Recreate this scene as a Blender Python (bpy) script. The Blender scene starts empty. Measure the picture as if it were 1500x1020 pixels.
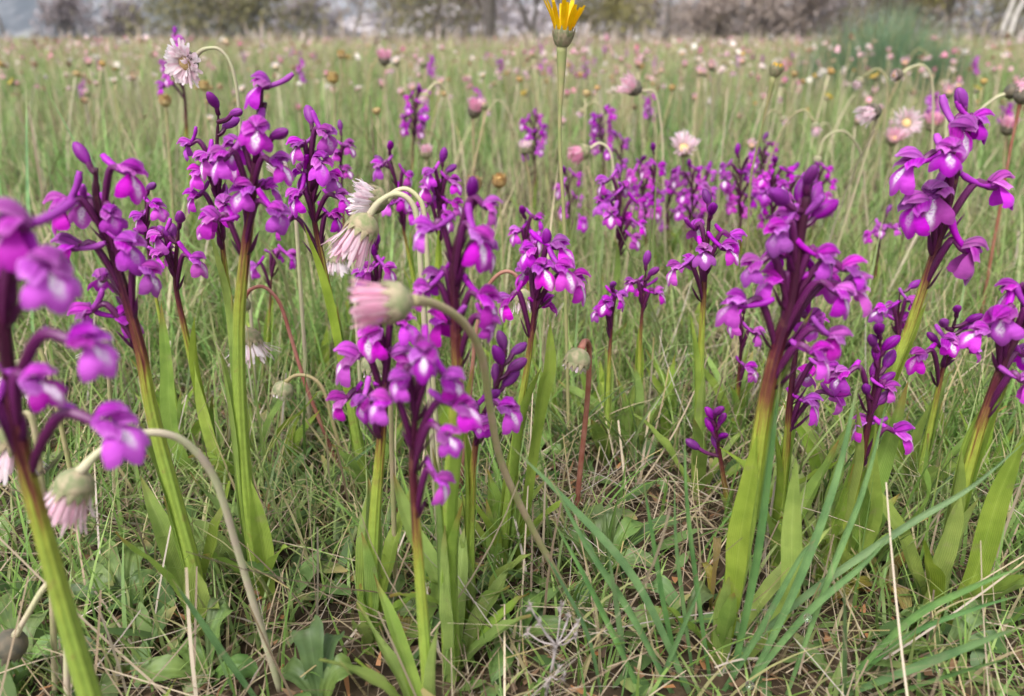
import bpy, math, random, zlib
import numpy as np
from mathutils import Vector, Matrix, Euler

random.seed(11)
RNG = np.random.default_rng(7)
SC = bpy.context.scene
COL = SC.collection
R = math.radians

# ------------------------------------------------------------------ camera
CAM_H = 0.24
FPX = 1112.0                       # focal length in photo pixels (photo 1500 x 1020)
PITCH = math.atan((510 - 55) / FPX)
cd = bpy.data.cameras.new('camera')
cam = bpy.data.objects.new('camera', cd)
COL.objects.link(cam)
cam.location = (0, 0, CAM_H)
cam.rotation_euler = (math.pi / 2 - PITCH, 0, 0)
cd.sensor_width = 36.0
cd.lens = FPX / 1500 * 36
cd.clip_start = 0.01
cd.clip_end = 6000
cd.dof.use_dof = True
cd.dof.focus_distance = 0.35
cd.dof.aperture_fstop = 9.0
SC.camera = cam

# ------------------------------------------------------------------ overcast sky
SUN_EL, SUN_ROT = R(58), R(205)
world = bpy.data.worlds.new('World')
SC.world = world
world.use_nodes = True
wn = world.node_tree
for n in list(wn.nodes):
    wn.nodes.remove(n)
w_out = wn.nodes.new('ShaderNodeOutputWorld')
w_bg = wn.nodes.new('ShaderNodeBackground')
w_sky = wn.nodes.new('ShaderNodeTexSky')
w_sky.sky_type = 'NISHITA'
w_sky.sun_disc = False
w_sky.sun_elevation = SUN_EL
w_sky.sun_rotation = SUN_ROT
w_sky.air_density = 1.0
w_sky.dust_density = 3.0
w_sky.ozone_density = 1.0
w_hs = wn.nodes.new('ShaderNodeHueSaturation')      # cloud cover: the blue is nearly gone
w_hs.inputs['Saturation'].default_value = 0.22
w_hs.inputs['Value'].default_value = 1.0
w_tc = wn.nodes.new('ShaderNodeTexCoord')
w_ns = wn.nodes.new('ShaderNodeTexNoise')
w_ns.inputs['Scale'].default_value = 3.0
w_ns.inputs['Detail'].default_value = 5.0
w_mr = wn.nodes.new('ShaderNodeMapRange')
w_mr.inputs['From Min'].default_value = 0.3
w_mr.inputs['From Max'].default_value = 0.7
w_mr.inputs['To Min'].default_value = 0.8
w_mr.inputs['To Max'].default_value = 1.15
w_mul = wn.nodes.new('ShaderNodeVectorMath')
w_mul.operation = 'SCALE'
wn.links.new(w_tc.outputs['Generated'], w_ns.inputs['Vector'])
wn.links.new(w_ns.outputs['Fac'], w_mr.inputs['Value'])
wn.links.new(w_sky.outputs[0], w_hs.inputs['Color'])
wn.links.new(w_hs.outputs[0], w_mul.inputs[0])
wn.links.new(w_mr.outputs[0], w_mul.inputs['Scale'])
wn.links.new(w_mul.outputs[0], w_bg.inputs['Color'])
w_bg.inputs['Strength'].default_value = 0.14
wn.links.new(w_bg.outputs[0], w_out.inputs['Surface'])

sd = bpy.data.lights.new('sun', 'SUN')
sd.energy = 1.5
sd.angle = R(20)
sd.color = (1.0, 0.97, 0.92)
sun = bpy.data.objects.new('sun', sd)
COL.objects.link(sun)
sun.rotation_euler = (math.pi / 2 - SUN_EL, 0, R(-25))

SC.view_settings.view_transform = 'Standard'
SC.view_settings.look = 'None'
SC.view_settings.gamma = 1.0
SC.view_settings.exposure = 1.22
SC.view_settings.use_curve_mapping = False
SC.render.engine = 'CYCLES'
SC.cycles.use_denoising = True
SC.cycles.use_adaptive_sampling = True
SC.cycles.adaptive_threshold = 0.02
SC.cycles.max_bounces = 5
SC.cycles.diffuse_bounces = 3
SC.cycles.glossy_bounces = 2
SC.cycles.transmission_bounces = 4
SC.cycles.volume_bounces = 0
SC.cycles.caustics_reflective = False
SC.cycles.caustics_refractive = False

# ------------------------------------------------------------------ where things stand
CP, SP = math.cos(PITCH), math.sin(PITCH)

def ray(x, y):
    u, v = (x - 750) / FPX, (510 - y) / FPX
    return Vector((u, CP + v * SP, -SP + v * CP))

def at(x, y, D):
    """the point on the upright plane D metres away that shows at photo pixel x, y"""
    d = ray(x, y)
    return Vector((0, 0, CAM_H)) + d * (D / d.y)

def gp(x, y):
    """the point of the ground that shows at x, y"""
    d = ray(x, y)
    return Vector((0, 0, CAM_H)) + d * (-CAM_H / d.z)

# ------------------------------------------------------------------ materials
class NT:
    def __init__(s, name):
        s.m = bpy.data.materials.new(name)
        s.m.use_nodes = True
        s.t = s.m.node_tree
        for n in list(s.t.nodes):
            s.t.nodes.remove(n)
        s.out = s.n('OutputMaterial')
    def n(s, kind, **kw):
        n = s.t.nodes.new('ShaderNode' + kind)
        for k, v in kw.items():
            setattr(n, k, v)
        return n
    def put(s, sock, v):
        if isinstance(v, bpy.types.NodeSocket):
            s.t.links.new(v, sock)
        elif isinstance(v, (tuple, list)) and len(v) == 3 and sock.type == 'RGBA':
            sock.default_value = (*v, 1)
        else:
            sock.default_value = v
    def math(s, op, a, b=0.0, c=0.0):
        n = s.n('Math', operation=op)
        s.put(n.inputs[0], a); s.put(n.inputs[1], b); s.put(n.inputs[2], c)
        return n.outputs[0]
    def mix(s, f, a, b, blend='MIX'):
        n = s.n('Mix', data_type='RGBA', blend_type=blend)
        s.put(n.inputs[0], f); s.put(n.inputs[6], a); s.put(n.inputs[7], b)
        return n.outputs[2]
    def step(s, v, a, b, lo=0.0, hi=1.0):
        n = s.n('MapRange', interpolation_type='SMOOTHSTEP')
        s.put(n.inputs['Value'], v)
        n.inputs['From Min'].default_value = a; n.inputs['From Max'].default_value = b
        n.inputs['To Min'].default_value = lo; n.inputs['To Max'].default_value = hi
        return n.outputs[0]
    def noise(s, scale, detail=3.0, vec=None, out='Fac'):
        n = s.n('TexNoise')
        n.inputs['Scale'].default_value = scale; n.inputs['Detail'].default_value = detail
        s.put(n.inputs['Vector'], vec if vec is not None else s.obj())
        return n.outputs[out]
    def obj(s):
        return s.n('TexCoord').outputs['Object']
    def pos(s):
        return s.n('NewGeometry').outputs['Position']
    def pat(s):
        a = s.n('Attribute', attribute_name='pat')
        x = s.n('SeparateXYZ')
        s.t.links.new(a.outputs['Vector'], x.inputs[0])
        return x.outputs[0], x.outputs[1], x.outputs[2]
    def rnd(s):
        return s.n('ObjectInfo').outputs['Random']
    def ramp(s, f, stops, interp='LINEAR'):
        n = s.n('ValToRGB')
        cr = n.color_ramp
        cr.interpolation = interp
        while len(cr.elements) < len(stops):
            cr.elements.new(0.5)
        for e, (p, c) in zip(cr.elements, stops):
            e.position = p; e.color = (*c, 1)
        s.put(n.inputs[0], f)
        return n.outputs[0]
    def hsv(s, c, h=0.5, sat=1.0, v=1.0):
        n = s.n('HueSaturation')
        s.put(n.inputs['Hue'], h); s.put(n.inputs['Saturation'], sat); s.put(n.inputs['Value'], v)
        s.put(n.inputs['Color'], c)
        return n.outputs[0]
    def bump(s, h, strength=0.3, dist=0.001):
        n = s.n('Bump')
        n.inputs['Strength'].default_value = strength; n.inputs['Distance'].default_value = dist
        s.put(n.inputs['Height'], h)
        return n.outputs[0]
    def done(s, col, rough=0.5, trans=0.0, tcol=None, normal=None, spec=0.5, sheen=0.0):
        p = s.n('BsdfPrincipled')
        s.put(p.inputs['Base Color'], col); s.put(p.inputs['Roughness'], rough)
        p.inputs['Specular IOR Level'].default_value = spec
        if sheen:
            p.inputs['Sheen Weight'].default_value = sheen
        if normal is not None:
            s.put(p.inputs['Normal'], normal)
        o = p.outputs[0]
        if trans:
            t = s.n('BsdfTranslucent')
            s.put(t.inputs['Color'], tcol if tcol is not None else col)
            mx = s.n('MixShader')
            mx.inputs[0].default_value = trans
            s.t.links.new(o, mx.inputs[1]); s.t.links.new(t.outputs[0], mx.inputs[2])
            o = mx.outputs[0]
        s.t.links.new(o, s.out.inputs['Surface'])
        return s.m

def rand_hsv(s, c, dh=0.02, ds=0.15, dv=0.25):
    r = s.rnd()
    r2 = s.math('FRACT', s.math('MULTIPLY', r, 17.31))
    r3 = s.math('FRACT', s.math('MULTIPLY', r, 91.7))
    return s.hsv(c, s.math('MULTIPLY_ADD', r, 2 * dh, 0.5 - dh), s.math('MULTIPLY_ADD', r2, 2 * ds, 1 - ds),
                 s.math('MULTIPLY_ADD', r3, 2 * dv, 1 - dv))

M = {}
def mat_petal():
    s = NT('petal'); u, v, w = s.pat()
    vein = s.math('ABSOLUTE', s.math('SINE', s.math('MULTIPLY_ADD', u, 7.0, 1.57)))
    vm = s.math('MULTIPLY', s.step(vein, 0.05, 0.6, 1.0, 0.0), s.step(v, 0.05, 0.95, 0.95, 0.5))
    n = s.noise(450, 3)
    c = s.mix(n, (0.40, 0.018, 0.40), (0.58, 0.06, 0.57))
    c = s.mix(vm, c, (0.13, 0.004, 0.15))
    c = s.mix(s.step(s.noise(140, 2), 0.35, 0.75, 0.0, 0.55), c, (0.30, 0.012, 0.36))
    rim = s.math('MAXIMUM', s.step(v, 0.75, 1.0), s.step(s.math('ABSOLUTE', u), 0.7, 1.0))
    c = s.mix(s.math('MULTIPLY', rim, 0.5), c, (0.68, 0.22, 0.72))
    c = rand_hsv(s, c, 0.022, 0.14, 0.34)
    return s.done(c, 0.62, 0.42, normal=s.bump(s.math('ADD', vein, s.math('MULTIPLY', s.noise(700, 3), 2.0)), 0.45, 0.0004), spec=0.25, sheen=0.2)
def mat_lip():
    s = NT('lip'); u, v, w = s.pat()
    au = s.math('ABSOLUTE', u)
    n = s.noise(500, 3)
    edge = s.math('MULTIPLY_ADD', n, 0.3, -0.15)
    a2 = s.math('ADD', au, edge)
    lo = s.math('MULTIPLY_ADD', s.rnd(), 0.34, 0.62)           # how far down the pale throat patch reaches
    white = s.math('MULTIPLY', s.step(a2, 0.02, 0.30, 1, 0), s.step(s.math('DIVIDE', s.math('ADD', v, s.math('MULTIPLY', n, 0.3)), lo), 0.55, 1.3, 1.0, 0.0))
    white = s.math('MULTIPLY', white, s.step(s.math('FRACT', s.math('MULTIPLY', s.rnd(), 7.77)), 0.1, 0.4, 0.25, 1.3))
    white = s.math('MINIMUM', white, 0.93)
    spots = s.step(s.noise(900, 1), 0.56, 0.62)
    spots = s.math('MULTIPLY', spots, s.step(v, 0.1, 0.6, 0.85, 0.5))
    c = s.mix(n, (0.38, 0.015, 0.39), (0.56, 0.05, 0.56))
    c = s.mix(s.step(v, 0.7, 1.0, 0, 0.3), c, (0.24, 0.008, 0.30))
    wc = s.mix(spots, (0.92, 0.84, 0.93), (0.55, 0.12, 0.6))
    c = rand_hsv(s, c, 0.022, 0.12, 0.32)
    c = s.mix(white, c, wc)
    return s.done(c, 0.6, 0.33, normal=s.bump(n, 0.5, 0.0006), spec=0.2, sheen=0.2)
def mat_spur():
    s = NT('spur'); u, v, w = s.pat()
    c = s.mix(s.noise(350, 3), (0.26, 0.012, 0.30), (0.42, 0.035, 0.46))
    c = s.mix(s.step(v, 0.0, 0.5, 0.5, 0.0), c, (0.12, 0.008, 0.13))
    return s.done(rand_hsv(s, c, 0.01, 0.1, 0.25), 0.5, 0.15, spec=0.3)
def mat_pedicel():
    s = NT('pedicel'); u, v, w = s.pat()
    c = s.ramp(v, [(0, (0.05, 0.005, 0.03)), (0.5, (0.07, 0.007, 0.05)), (1, (0.14, 0.011, 0.13))])
    rid = s.math('SINE', s.math('MULTIPLY', u, 37.7))
    c = s.mix(s.step(rid, 0.2, 1.0, 0, 0.35), c, (0.15, 0.02, 0.10))
    return s.done(c, 0.42, normal=s.bump(rid, 0.3, 0.0003), spec=0.4)
def mat_bud():
    s = NT('bud'); u, v, w = s.pat()
    c = s.mix(s.noise(400, 3), (0.11, 0.006, 0.13), (0.27, 0.016, 0.31))
    rid = s.math('ABSOLUTE', s.math('SINE', s.math('MULTIPLY', u, 9.42)))
    c = s.mix(s.step(rid, 0.0, 0.25, 0.6, 0), c, (0.06, 0.004, 0.07))
    return s.done(rand_hsv(s, c, 0.012, 0.1, 0.3), 0.5, 0.15, normal=s.bump(rid, 0.4, 0.0004), spec=0.3)
def mat_stem():
    s = NT('orchid_stem'); u, v, w = s.pat()      # v: 0 green foot .. 1 purple spike
    cv = s.n('CombineXYZ'); s.put(cv.inputs[0], s.math('MULTIPLY', s.math('SINE', s.math('MULTIPLY', u, 6.2832)), 1.6)); s.put(cv.inputs[1], s.math('MULTIPLY', v, 2.2)); s.put(cv.inputs[2], s.math('MULTIPLY', s.rnd(), 40.0))
    n = s.noise(2.2, 5, cv.outputs[0])
    vv = s.math('ADD', v, s.math('MULTIPLY_ADD', n, 0.9, -0.45))
    c = s.ramp(vv, [(0.0, (0.27, 0.38, 0.065)), (0.38, (0.32, 0.36, 0.05)), (0.5, (0.23, 0.13, 0.035)), (0.62, (0.12, 0.022, 0.028)),
                    (0.85, (0.052, 0.006, 0.026))])
    rid = s.math('SINE', s.math('MULTIPLY', u, 50.3))
    c = s.mix(s.step(rid, 0.0, 1.0, 0.0, 0.3), c, s.hsv(c, 0.5, 1.0, 0.6))
    c = s.hsv(c, 0.5, 1.0, s.math('MULTIPLY_ADD', s.noise(300, 3), 0.6, 0.7))
    c = s.mix(s.step(s.noise(150, 5), 0.60, 0.70, 0, 0.4), c, (0.20, 0.10, 0.05))
    return s.done(c, 0.42, 0.08, normal=s.bump(rid, 0.35, 0.0006), spec=0.4)
def mat_leaf(name, c1, c2, veins=40.0, trans=0.35, rough=0.42, tipc=None, dh=0.015, dv=0.2, bumpd=0.0006, vk=0.5):
    s = NT(name); u, v, w = s.pat()
    vein = s.math('SINE', s.math('MULTIPLY', u, veins))
    n = s.noise(90, 4)
    c = s.mix(s.step(n, 0.3, 0.7), c1, c2)
    c = s.mix(s.step(vein, 0.1, 1.0, 0.0, vk), c, s.hsv(c, 0.5, 1.05, 0.55))
    c = s.mix(s.step(s.math('ABSOLUTE', u), 0.0, 0.07, 0.35, 0.0), c, s.hsv(c, 0.49, 0.9, 1.35))
    if tipc:
        tip = s.math('MULTIPLY', s.step(v, 0.82, 1.0), s.step(s.rnd(), 0.3, 0.7))
        c = s.mix(tip, c, tipc)
    blotch = s.step(s.noise(130, 5), 0.60, 0.72, 0, 0.7)
    c = s.mix(blotch, c, s.hsv(c, 0.465, 0.8, 0.85))
    c = s.hsv(c, 0.5, 1.0, s.math('MULTIPLY_ADD', s.noise(45, 3), 0.8, 0.6))
    c = rand_hsv(s, c, dh, 0.1, dv)
    return s.done(c, rough, trans, normal=s.bump(vein, 0.35, bumpd), spec=0.4)
def mat_grass(name, stops, trans=0.35, rough=0.5, patch_scale=2.0, patch_amt=0.0):
    s = NT(name); u, v, w = s.pat()               # w: a random number per blade
    c = s.ramp(w, stops)
    c = s.hsv(c, 0.5, 1.0, s.math('MULTIPLY_ADD', s.math('FRACT', s.math('MULTIPLY', w, 53.7)), 0.6, 0.7))
    c = s.mix(s.step(s.math('FRACT', s.math('MULTIPLY', w, 23.1)), 0.6, 0.9, 0.0, 1.0), c,
              s.mix(s.step(v, 0.6, 1.0), c, (0.36, 0.29, 0.12)))
    patch = s.noise(patch_scale, 3, s.pos())
    c = s.mix(s.step(patch, 0.42, 0.68, 0.0, patch_amt), c, s.mix(w, (0.30, 0.25, 0.13), (0.44, 0.35, 0.24)))
    c = s.mix(s.step(patch, 0.30, 0.46, patch_amt * 0.6, 0.0), c, s.hsv(c, 0.52, 1.1, 0.62))
    return s.done(c, rough, trans, spec=0.35)
def mat_plain(name, c1, c2, scale=40, rough=0.7, trans=0.0, bump=0.3, bd=0.001, dh=0.01, ds=0.1, dv=0.2):
    s = NT(name)
    n = s.noise(scale, 5)
    c = rand_hsv(s, s.mix(s.step(n, 0.3, 0.7), c1, c2), dh, ds, dv)
    return s.done(c, rough, trans, normal=s.bump(n, bump, bd), spec=0.3)
def mat_ray():
    s = NT('ray_petal'); u, v, w = s.pat()        # w: pink amount
    n = s.noise(300, 2)
    c = s.mix(w, (0.88, 0.82, 0.84), (0.76, 0.30, 0.47))
    streak = s.step(s.math('SINE', s.math('MULTIPLY', u, 9.0)), 0.2, 1.0, 0, 0.5)
    c = s.mix(streak, c, s.mix(w, (0.82, 0.64, 0.70), (0.60, 0.14, 0.32)))
    c = s.mix(s.step(v, 0.0, 0.4, 0.4, 0.0), c, (0.76, 0.72, 0.55))
    c = s.hsv(c, 0.5, 1.0, s.math('MULTIPLY_ADD', n, 0.3, 0.85))
    return s.done(c, 0.6, 0.5, spec=0.2)
def mat_soil():
    s = NT('soil'); p = s.pos()
    n1 = s.noise(30, 8, p); n2 = s.noise(4, 5, p); n3 = s.noise(180, 4, p)
    c = s.ramp(n1, [(0.3, (0.022, 0.015, 0.009)), (0.5, (0.05, 0.034, 0.02)), (0.7, (0.11, 0.075, 0.045))])
    c = s.mix(s.step(n3, 0.55, 0.7, 0, 0.45), c, (0.16, 0.11, 0.07))
    g = s.ramp(n2, [(0.3, (0.10, 0.12, 0.035)), (0.7, (0.20, 0.17, 0.07))])
    sep = s.n('SeparateXYZ'); s.put(sep.inputs[0], p)
    c = s.mix(s.step(sep.outputs[1], 1.0, 6.0), c, g)     # thick turf takes over from bare earth away from the trampled spot
    return s.done(c, 0.9, normal=s.bump(n1, 0.6, 0.01), spec=0.2)

M['petal'] = mat_petal(); M['lip'] = mat_lip(); M['spur'] = mat_spur(); M['pedicel'] = mat_pedicel(); M['bud'] = mat_bud()
M['stem'] = mat_stem()
M['oleaf'] = mat_leaf('orchid_leaf', (0.26, 0.38, 0.075), (0.35, 0.47, 0.10), 44, 0.45, 0.42, (0.36, 0.24, 0.07))
M['blade'] = mat_leaf('blue_green_blade', (0.12, 0.235, 0.085), (0.18, 0.31, 0.11), 30, 0.25, 0.38, (0.40, 0.32, 0.16), dh=0.012, dv=0.22)
M['rosette'] = mat_leaf('rosette_leaf', (0.10, 0.17, 0.05), (0.16, 0.24, 0.07), 10, 0.25, 0.5, None, dh=0.02, dv=0.35, bumpd=0.0002, vk=0.15)
M['oldleaf'] = mat_leaf('withered_leaf', (0.34, 0.25, 0.06), (0.24, 0.24, 0.06), 16, 0.3, 0.5, (0.25, 0.10, 0.03), dh=0.02, dv=0.25)
M['grass'] = mat_grass('turf', [(0.0, (0.10, 0.20, 0.045)), (0.3, (0.16, 0.28, 0.055)), (0.6, (0.22, 0.33, 0.08)), (0.8, (0.26, 0.32, 0.11)),
                                (0.9, (0.38, 0.31, 0.16)), (1.0, (0.48, 0.40, 0.24))], patch_scale=9.0, patch_amt=0.2)
M['fgrass'] = mat_grass('meadow', [(0.0, (0.10, 0.21, 0.055)), (0.4, (0.20, 0.35, 0.085)), (0.68, (0.28, 0.36, 0.13)), (0.84, (0.36, 0.33, 0.18)),
                                   (1.0, (0.46, 0.37, 0.24))], patch_scale=1.3, patch_amt=0.5)
M['straw'] = mat_grass('straw', [(0.0, (0.12, 0.085, 0.055)), (0.4, (0.27, 0.20, 0.13)), (0.8, (0.44, 0.36, 0.26)), (1.0, (0.36, 0.31, 0.28))], 0.1, 0.6)
M['litter'] = mat_grass('litter', [(0.0, (0.07, 0.04, 0.025)), (0.4, (0.14, 0.085, 0.05)), (0.8, (0.22, 0.12, 0.06)), (0.93, (0.34, 0.15, 0.06)), (1.0, (0.30, 0.22, 0.14))], 0.1, 0.7)
M['cover'] = mat_grass('ground_cover', [(0.0, (0.07, 0.13, 0.04)), (0.5, (0.12, 0.20, 0.06)), (1.0, (0.19, 0.26, 0.08))], 0.25, 0.5)
M['soil'] = mat_soil()
M['dstem'] = mat_plain('daisy_stem', (0.27, 0.27, 0.11), (0.36, 0.27, 0.17), 120, 0.65, dh=0.015, dv=0.2)
M['hstem'] = mat_plain('hawkbit_stem', (0.20, 0.22, 0.07), (0.27, 0.22, 0.10), 120, 0.6)
M['dstem_red'] = mat_plain('daisy_stem_red', (0.25, 0.075, 0.05), (0.34, 0.15, 0.11), 120, 0.65)
M['dstem_pale'] = mat_plain('daisy_stem_pale', (0.40, 0.40, 0.22), (0.42, 0.34, 0.25), 120, 0.65)
M['calyx'] = mat_plain('calyx', (0.17, 0.20, 0.09), (0.36, 0.29, 0.19), 330, 0.7, 0.1)
M['calyx_dark'] = mat_plain('calyx_dark', (0.07, 0.065, 0.05), (0.14, 0.11, 0.08), 250, 0.75)
M['ray'] = mat_ray()
M['disc'] = mat_plain('disc', (0.55, 0.33, 0.10), (0.66, 0.46, 0.22), 500, 0.7)
M['yellow'] = mat_plain('yellow_petal', (0.82, 0.50, 0.012), (0.88, 0.62, 0.03), 200, 0.6, 0.35)
M['seed'] = mat_plain('seed_head', (0.28, 0.17, 0.07), (0.42, 0.29, 0.12), 200, 0.8)
M['dry'] = mat_plain('dry_umbel', (0.26, 0.22, 0.21), (0.44, 0.38, 0.37), 300, 0.9)
M['bark'] = mat_plain('bark', (0.10, 0.085, 0.075), (0.17, 0.145, 0.13), 6, 0.9, bd=0.02)
M['bark_pale'] = mat_plain('bark_pale', (0.36, 0.33, 0.31), (0.48, 0.45, 0.42), 6, 0.9, bd=0.02)
M['fol_olive'] = mat_grass('foliage_olive', [(0, (0.16, 0.15, 0.07)), (1, (0.32, 0.29, 0.14))], 0.3, 0.7)
M['fol_yellow'] = mat_grass('foliage_yellow', [(0, (0.25, 0.23, 0.08)), (1, (0.42, 0.37, 0.14))], 0.3, 0.7)
M['fol_bare'] = mat_grass('twigs_grey', [(0, (0.22, 0.18, 0.19)), (1, (0.40, 0.34, 0.36))], 0.1, 0.8)
M['fol_brown'] = mat_grass('twigs_brown', [(0, (0.24, 0.19, 0.17)), (1, (0.40, 0.32, 0.28))], 0.1, 0.8)
M['broom'] = mat_grass('broom', [(0, (0.10, 0.19, 0.11)), (0.5, (0.17, 0.28, 0.16)), (1, (0.25, 0.34, 0.19))], 0.2, 0.6)

# ------------------------------------------------------------------ mesh helpers
class MB:
    def __init__(s):
        s.v, s.f, s.a = [], [], []
    def add(s, vs, fs, at_):
        o = len(s.v)
        s.v += [tuple(v) for v in vs]
        s.a += at_
        s.f += [tuple(i + o for i in f) for f in fs]
    def mesh(s, name, mat):
        me = bpy.data.meshes.new(name)
        me.from_pydata(s.v, [], s.f)
        a = me.attributes.new('pat', 'FLOAT_VECTOR', 'POINT')
        a.data.foreach_set('vector', np.array(s.a, dtype=np.float32).ravel())
        me.polygons.foreach_set('use_smooth', np.ones(len(me.polygons), dtype=bool))
        me.materials.append(mat)
        me.update()
        return me

def link(name, data, parent=None, loc=None):
    o = bpy.data.objects.new(name, data)
    COL.objects.link(o)
    if parent is not None:
        o.parent = parent
    if loc is not None:
        o.location = loc
    return o

def tag(o, label, cat, group=None, kind=None):
    if label: o['label'] = label
    if cat: o['category'] = cat
    if group: o['group'] = group
    if kind: o['kind'] = kind
    return o

def catmull(pts, n=6):
    P = [Vector(p) for p in pts]
    if len(P) < 3:
        return [P[0].lerp(P[-1], i / (n * 2)) for i in range(n * 2 + 1)]
    P = [P[0] * 2 - P[1]] + P + [P[-1] * 2 - P[-2]]
    out = []
    for i in range(1, len(P) - 2):
        a, b, c, d = P[i - 1], P[i], P[i + 1], P[i + 2]
        for k in range(n):
            t = k / n
            out.append(0.5 * ((2 * b) + (c - a) * t + (2 * a - 5 * b + 4 * c - d) * t * t + (3 * b - a - 3 * c + d) * t ** 3))
    out.append(P[-2])
    return out

def tube(mb, pts, rad, n=7, vfun=None, w=0.0, cap=True, flat=1.0):
    """rad: function of t; pat = (angle 0..1, vfun(t, point), w)"""
    N = len(pts)
    L = [0.0]
    for i in range(1, N):
        L.append(L[-1] + (pts[i] - pts[i - 1]).length)
    tot = L[-1] or 1e-6
    vs, at_, fs = [], [], []
    ref = None
    for i, p in enumerate(pts):
        tan = (pts[min(i + 1, N - 1)] - pts[max(i - 1, 0)]).normalized()
        if ref is None:
            ref = Vector((0, 0, 1)) if abs(tan.z) < 0.9 else Vector((0, -1, 0))
        a = (ref - tan * ref.dot(tan))
        a = a.normalized() if a.length > 1e-6 else tan.orthogonal().normalized()
        ref = a
        b = tan.cross(a)
        t = L[i] / tot
        r = rad(t)
        for k in range(n):
            th = 2 * math.pi * k / n
            vs.append(p + (a * math.cos(th) * flat + b * math.sin(th)) * r)
            at_.append((k / n, vfun(t, p) if vfun else t, w))
    for i in range(N - 1):
        for k in range(n):
            fs.append((i * n + k, i * n + (k + 1) % n, (i + 1) * n + (k + 1) % n, (i + 1) * n + k))
    if cap:
        fs.append(tuple(range(n))[::-1])
        fs.append(tuple((N - 1) * n + k for k in range(n)))
    mb.add(vs, fs, at_)

def leaf(mb, pts, width, face, fold=0.25, prof=None, cols=4, w=0.0, wave=0.0, twist=0.0, base_w=0.35):
    """a blade along pts; face: which way its upper side looks"""
    N = len(pts)
    vs, at_, fs = [], [], []
    C = cols
    for i, p in enumerate(pts):
        t = i / (N - 1)
        tan = (pts[min(i + 1, N - 1)] - pts[max(i - 1, 0)]).normalized()
        f = face - tan * face.dot(tan)
        f = f.normalized() if f.length > 1e-5 else tan.orthogonal().normalized()
        side = tan.cross(f).normalized()
        if twist:
            q = Matrix.Rotation(twist * t, 3, tan)
            side, f = q @ side, q @ f
        hw = (prof(t) if prof else (base_w + (1 - base_w) * math.sin(math.pi * min(1, t * 1.25) / 2)) * max(0.0, 1 - max(0, (t - 0.45) / 0.55) ** 2)) * width / 2
        hw = max(hw, width * 0.012)
        for k in range(C + 1):
            u = k / C * 2 - 1
            off = side * (u * hw * math.cos(fold)) + f * (abs(u) * hw * math.sin(fold))
            if wave:
                off += f * (math.sin(t * 17 + u * 2 + w * 9) * wave * abs(u))
            vs.append(p + off)
            at_.append((u, t, w))
    for i in range(N - 1):
        for k in range(C):
            a = i * (C + 1) + k
            fs.append((a, a + 1, a + C + 2, a + C + 1))
    mb.add(vs, fs, at_)

def lathe(mb, prof, n=12, w=0.0, axis=None, org=None):
    """prof: list of (r, z); revolved about z"""
    q = Vector((0, 0, 1)).rotation_difference(axis).to_matrix() if axis is not None else Matrix.Identity(3)
    org = org or Vector((0, 0, 0))
    vs, at_, fs = [], [], []
    for i, (r, z) in enumerate(prof):
        for k in range(n):
            th = 2 * math.pi * k / n
            vs.append(org + q @ Vector((r * math.cos(th), r * math.sin(th), z)))
            at_.append((k / n, i / (len(prof) - 1), w))
    for i in range(len(prof) - 1):
        for k in range(n):
            fs.append((i * n + k, i * n + (k + 1) % n, (i + 1) * n + (k + 1) % n, (i + 1) * n + k))
    fs.append(tuple(range(n))[::-1]); fs.append(tuple((len(prof) - 1) * n + k for k in range(n)))
    mb.add(vs, fs, at_)

# ------------------------------------------------------------------ orchid flower pieces (metres, throat at the origin, facing +X)
MM = 0.001
def hood_piece(rs):
    """back sepal and the two petals closed into a helmet"""
    mb = MB(); vs, at_, fs = [], [], []
    nu, nv = 10, 9
    k1, k2 = rs.uniform(0.9, 1.1), rs.uniform(0.9, 1.12)
    for i in range(nv + 1):
        v = i / nv
        for j in range(nu + 1):
            u = j / nu * 2 - 1
            w = (math.sin(math.pi * min(1.0, 0.12 + v * 0.95) ** 0.8)) ** 0.65 if v < 0.99 else 0.12
            w = max(w, 0.1)
            th = u * 1.75
            x = -2.8 + 8.8 * v * k1
            zc = 1.9 + 3.6 * math.sin(v * 2.2) - 1.9 * v * v
            y = 4.0 * w * math.sin(th) * k2
            z = zc + 2.9 * w * (math.cos(th) - 0.35) + 0.25 * math.sin(u * 7 + v * 5)
            vs.append(Vector((x + 0.5 * (1 - abs(u)) * v, y, z)) * MM); at_.append((u, v, 0))
    for i in range(nv):
        for j in range(nu):
            a = i * (nu + 1) + j
            fs.append((a, a + 1, a + nu + 2, a + nu + 1))
    mb.add(vs, fs, at_)
    return mb
def sepal_piece(rs, side):
    """side sepal, an ovate cupped wing"""
    mb = MB(); vs, at_, fs = [], [], []
    nu, nv = 6, 8
    up = rs.uniform(-0.5, 0.3); out = rs.uniform(0.75, 1.15)
    for i in range(nv + 1):
        v = i / nv
        hw = 3.5 * (math.sin(math.pi * (0.12 + 0.80 * v)) ** 0.5)
        for j in range(nu + 1):
            u = j / nu * 2 - 1
            cup = 1.7 * (u * u) + 1.6 * v * v
            base = Vector((-0.4 + 3.9 * v, 1.2 + 5.0 * v * out, 2.3 + 4.2 * v * up + 1.5 * math.sin(v * 3.0)))
            d = Vector((0.80, -0.42, -0.30 + 0.35 * up)).normalized()
            nrm = Vector((0.15, 0.3, 0.94))
            p = base + d * (u * hw) - nrm * (cup + 0.2 * math.sin(v * 9 + u * 4))
            p.y *= side
            vs.append(p * MM); at_.append((u, v, 0))
    for i in range(nv):
        for j in range(nu):
            a = i * (nu + 1) + j
            f = (a, a + 1, a + nu + 2, a + nu + 1)
            fs.append(f if side > 0 else f[::-1])
    mb.add(vs, fs, at_)
    return mb
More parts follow.
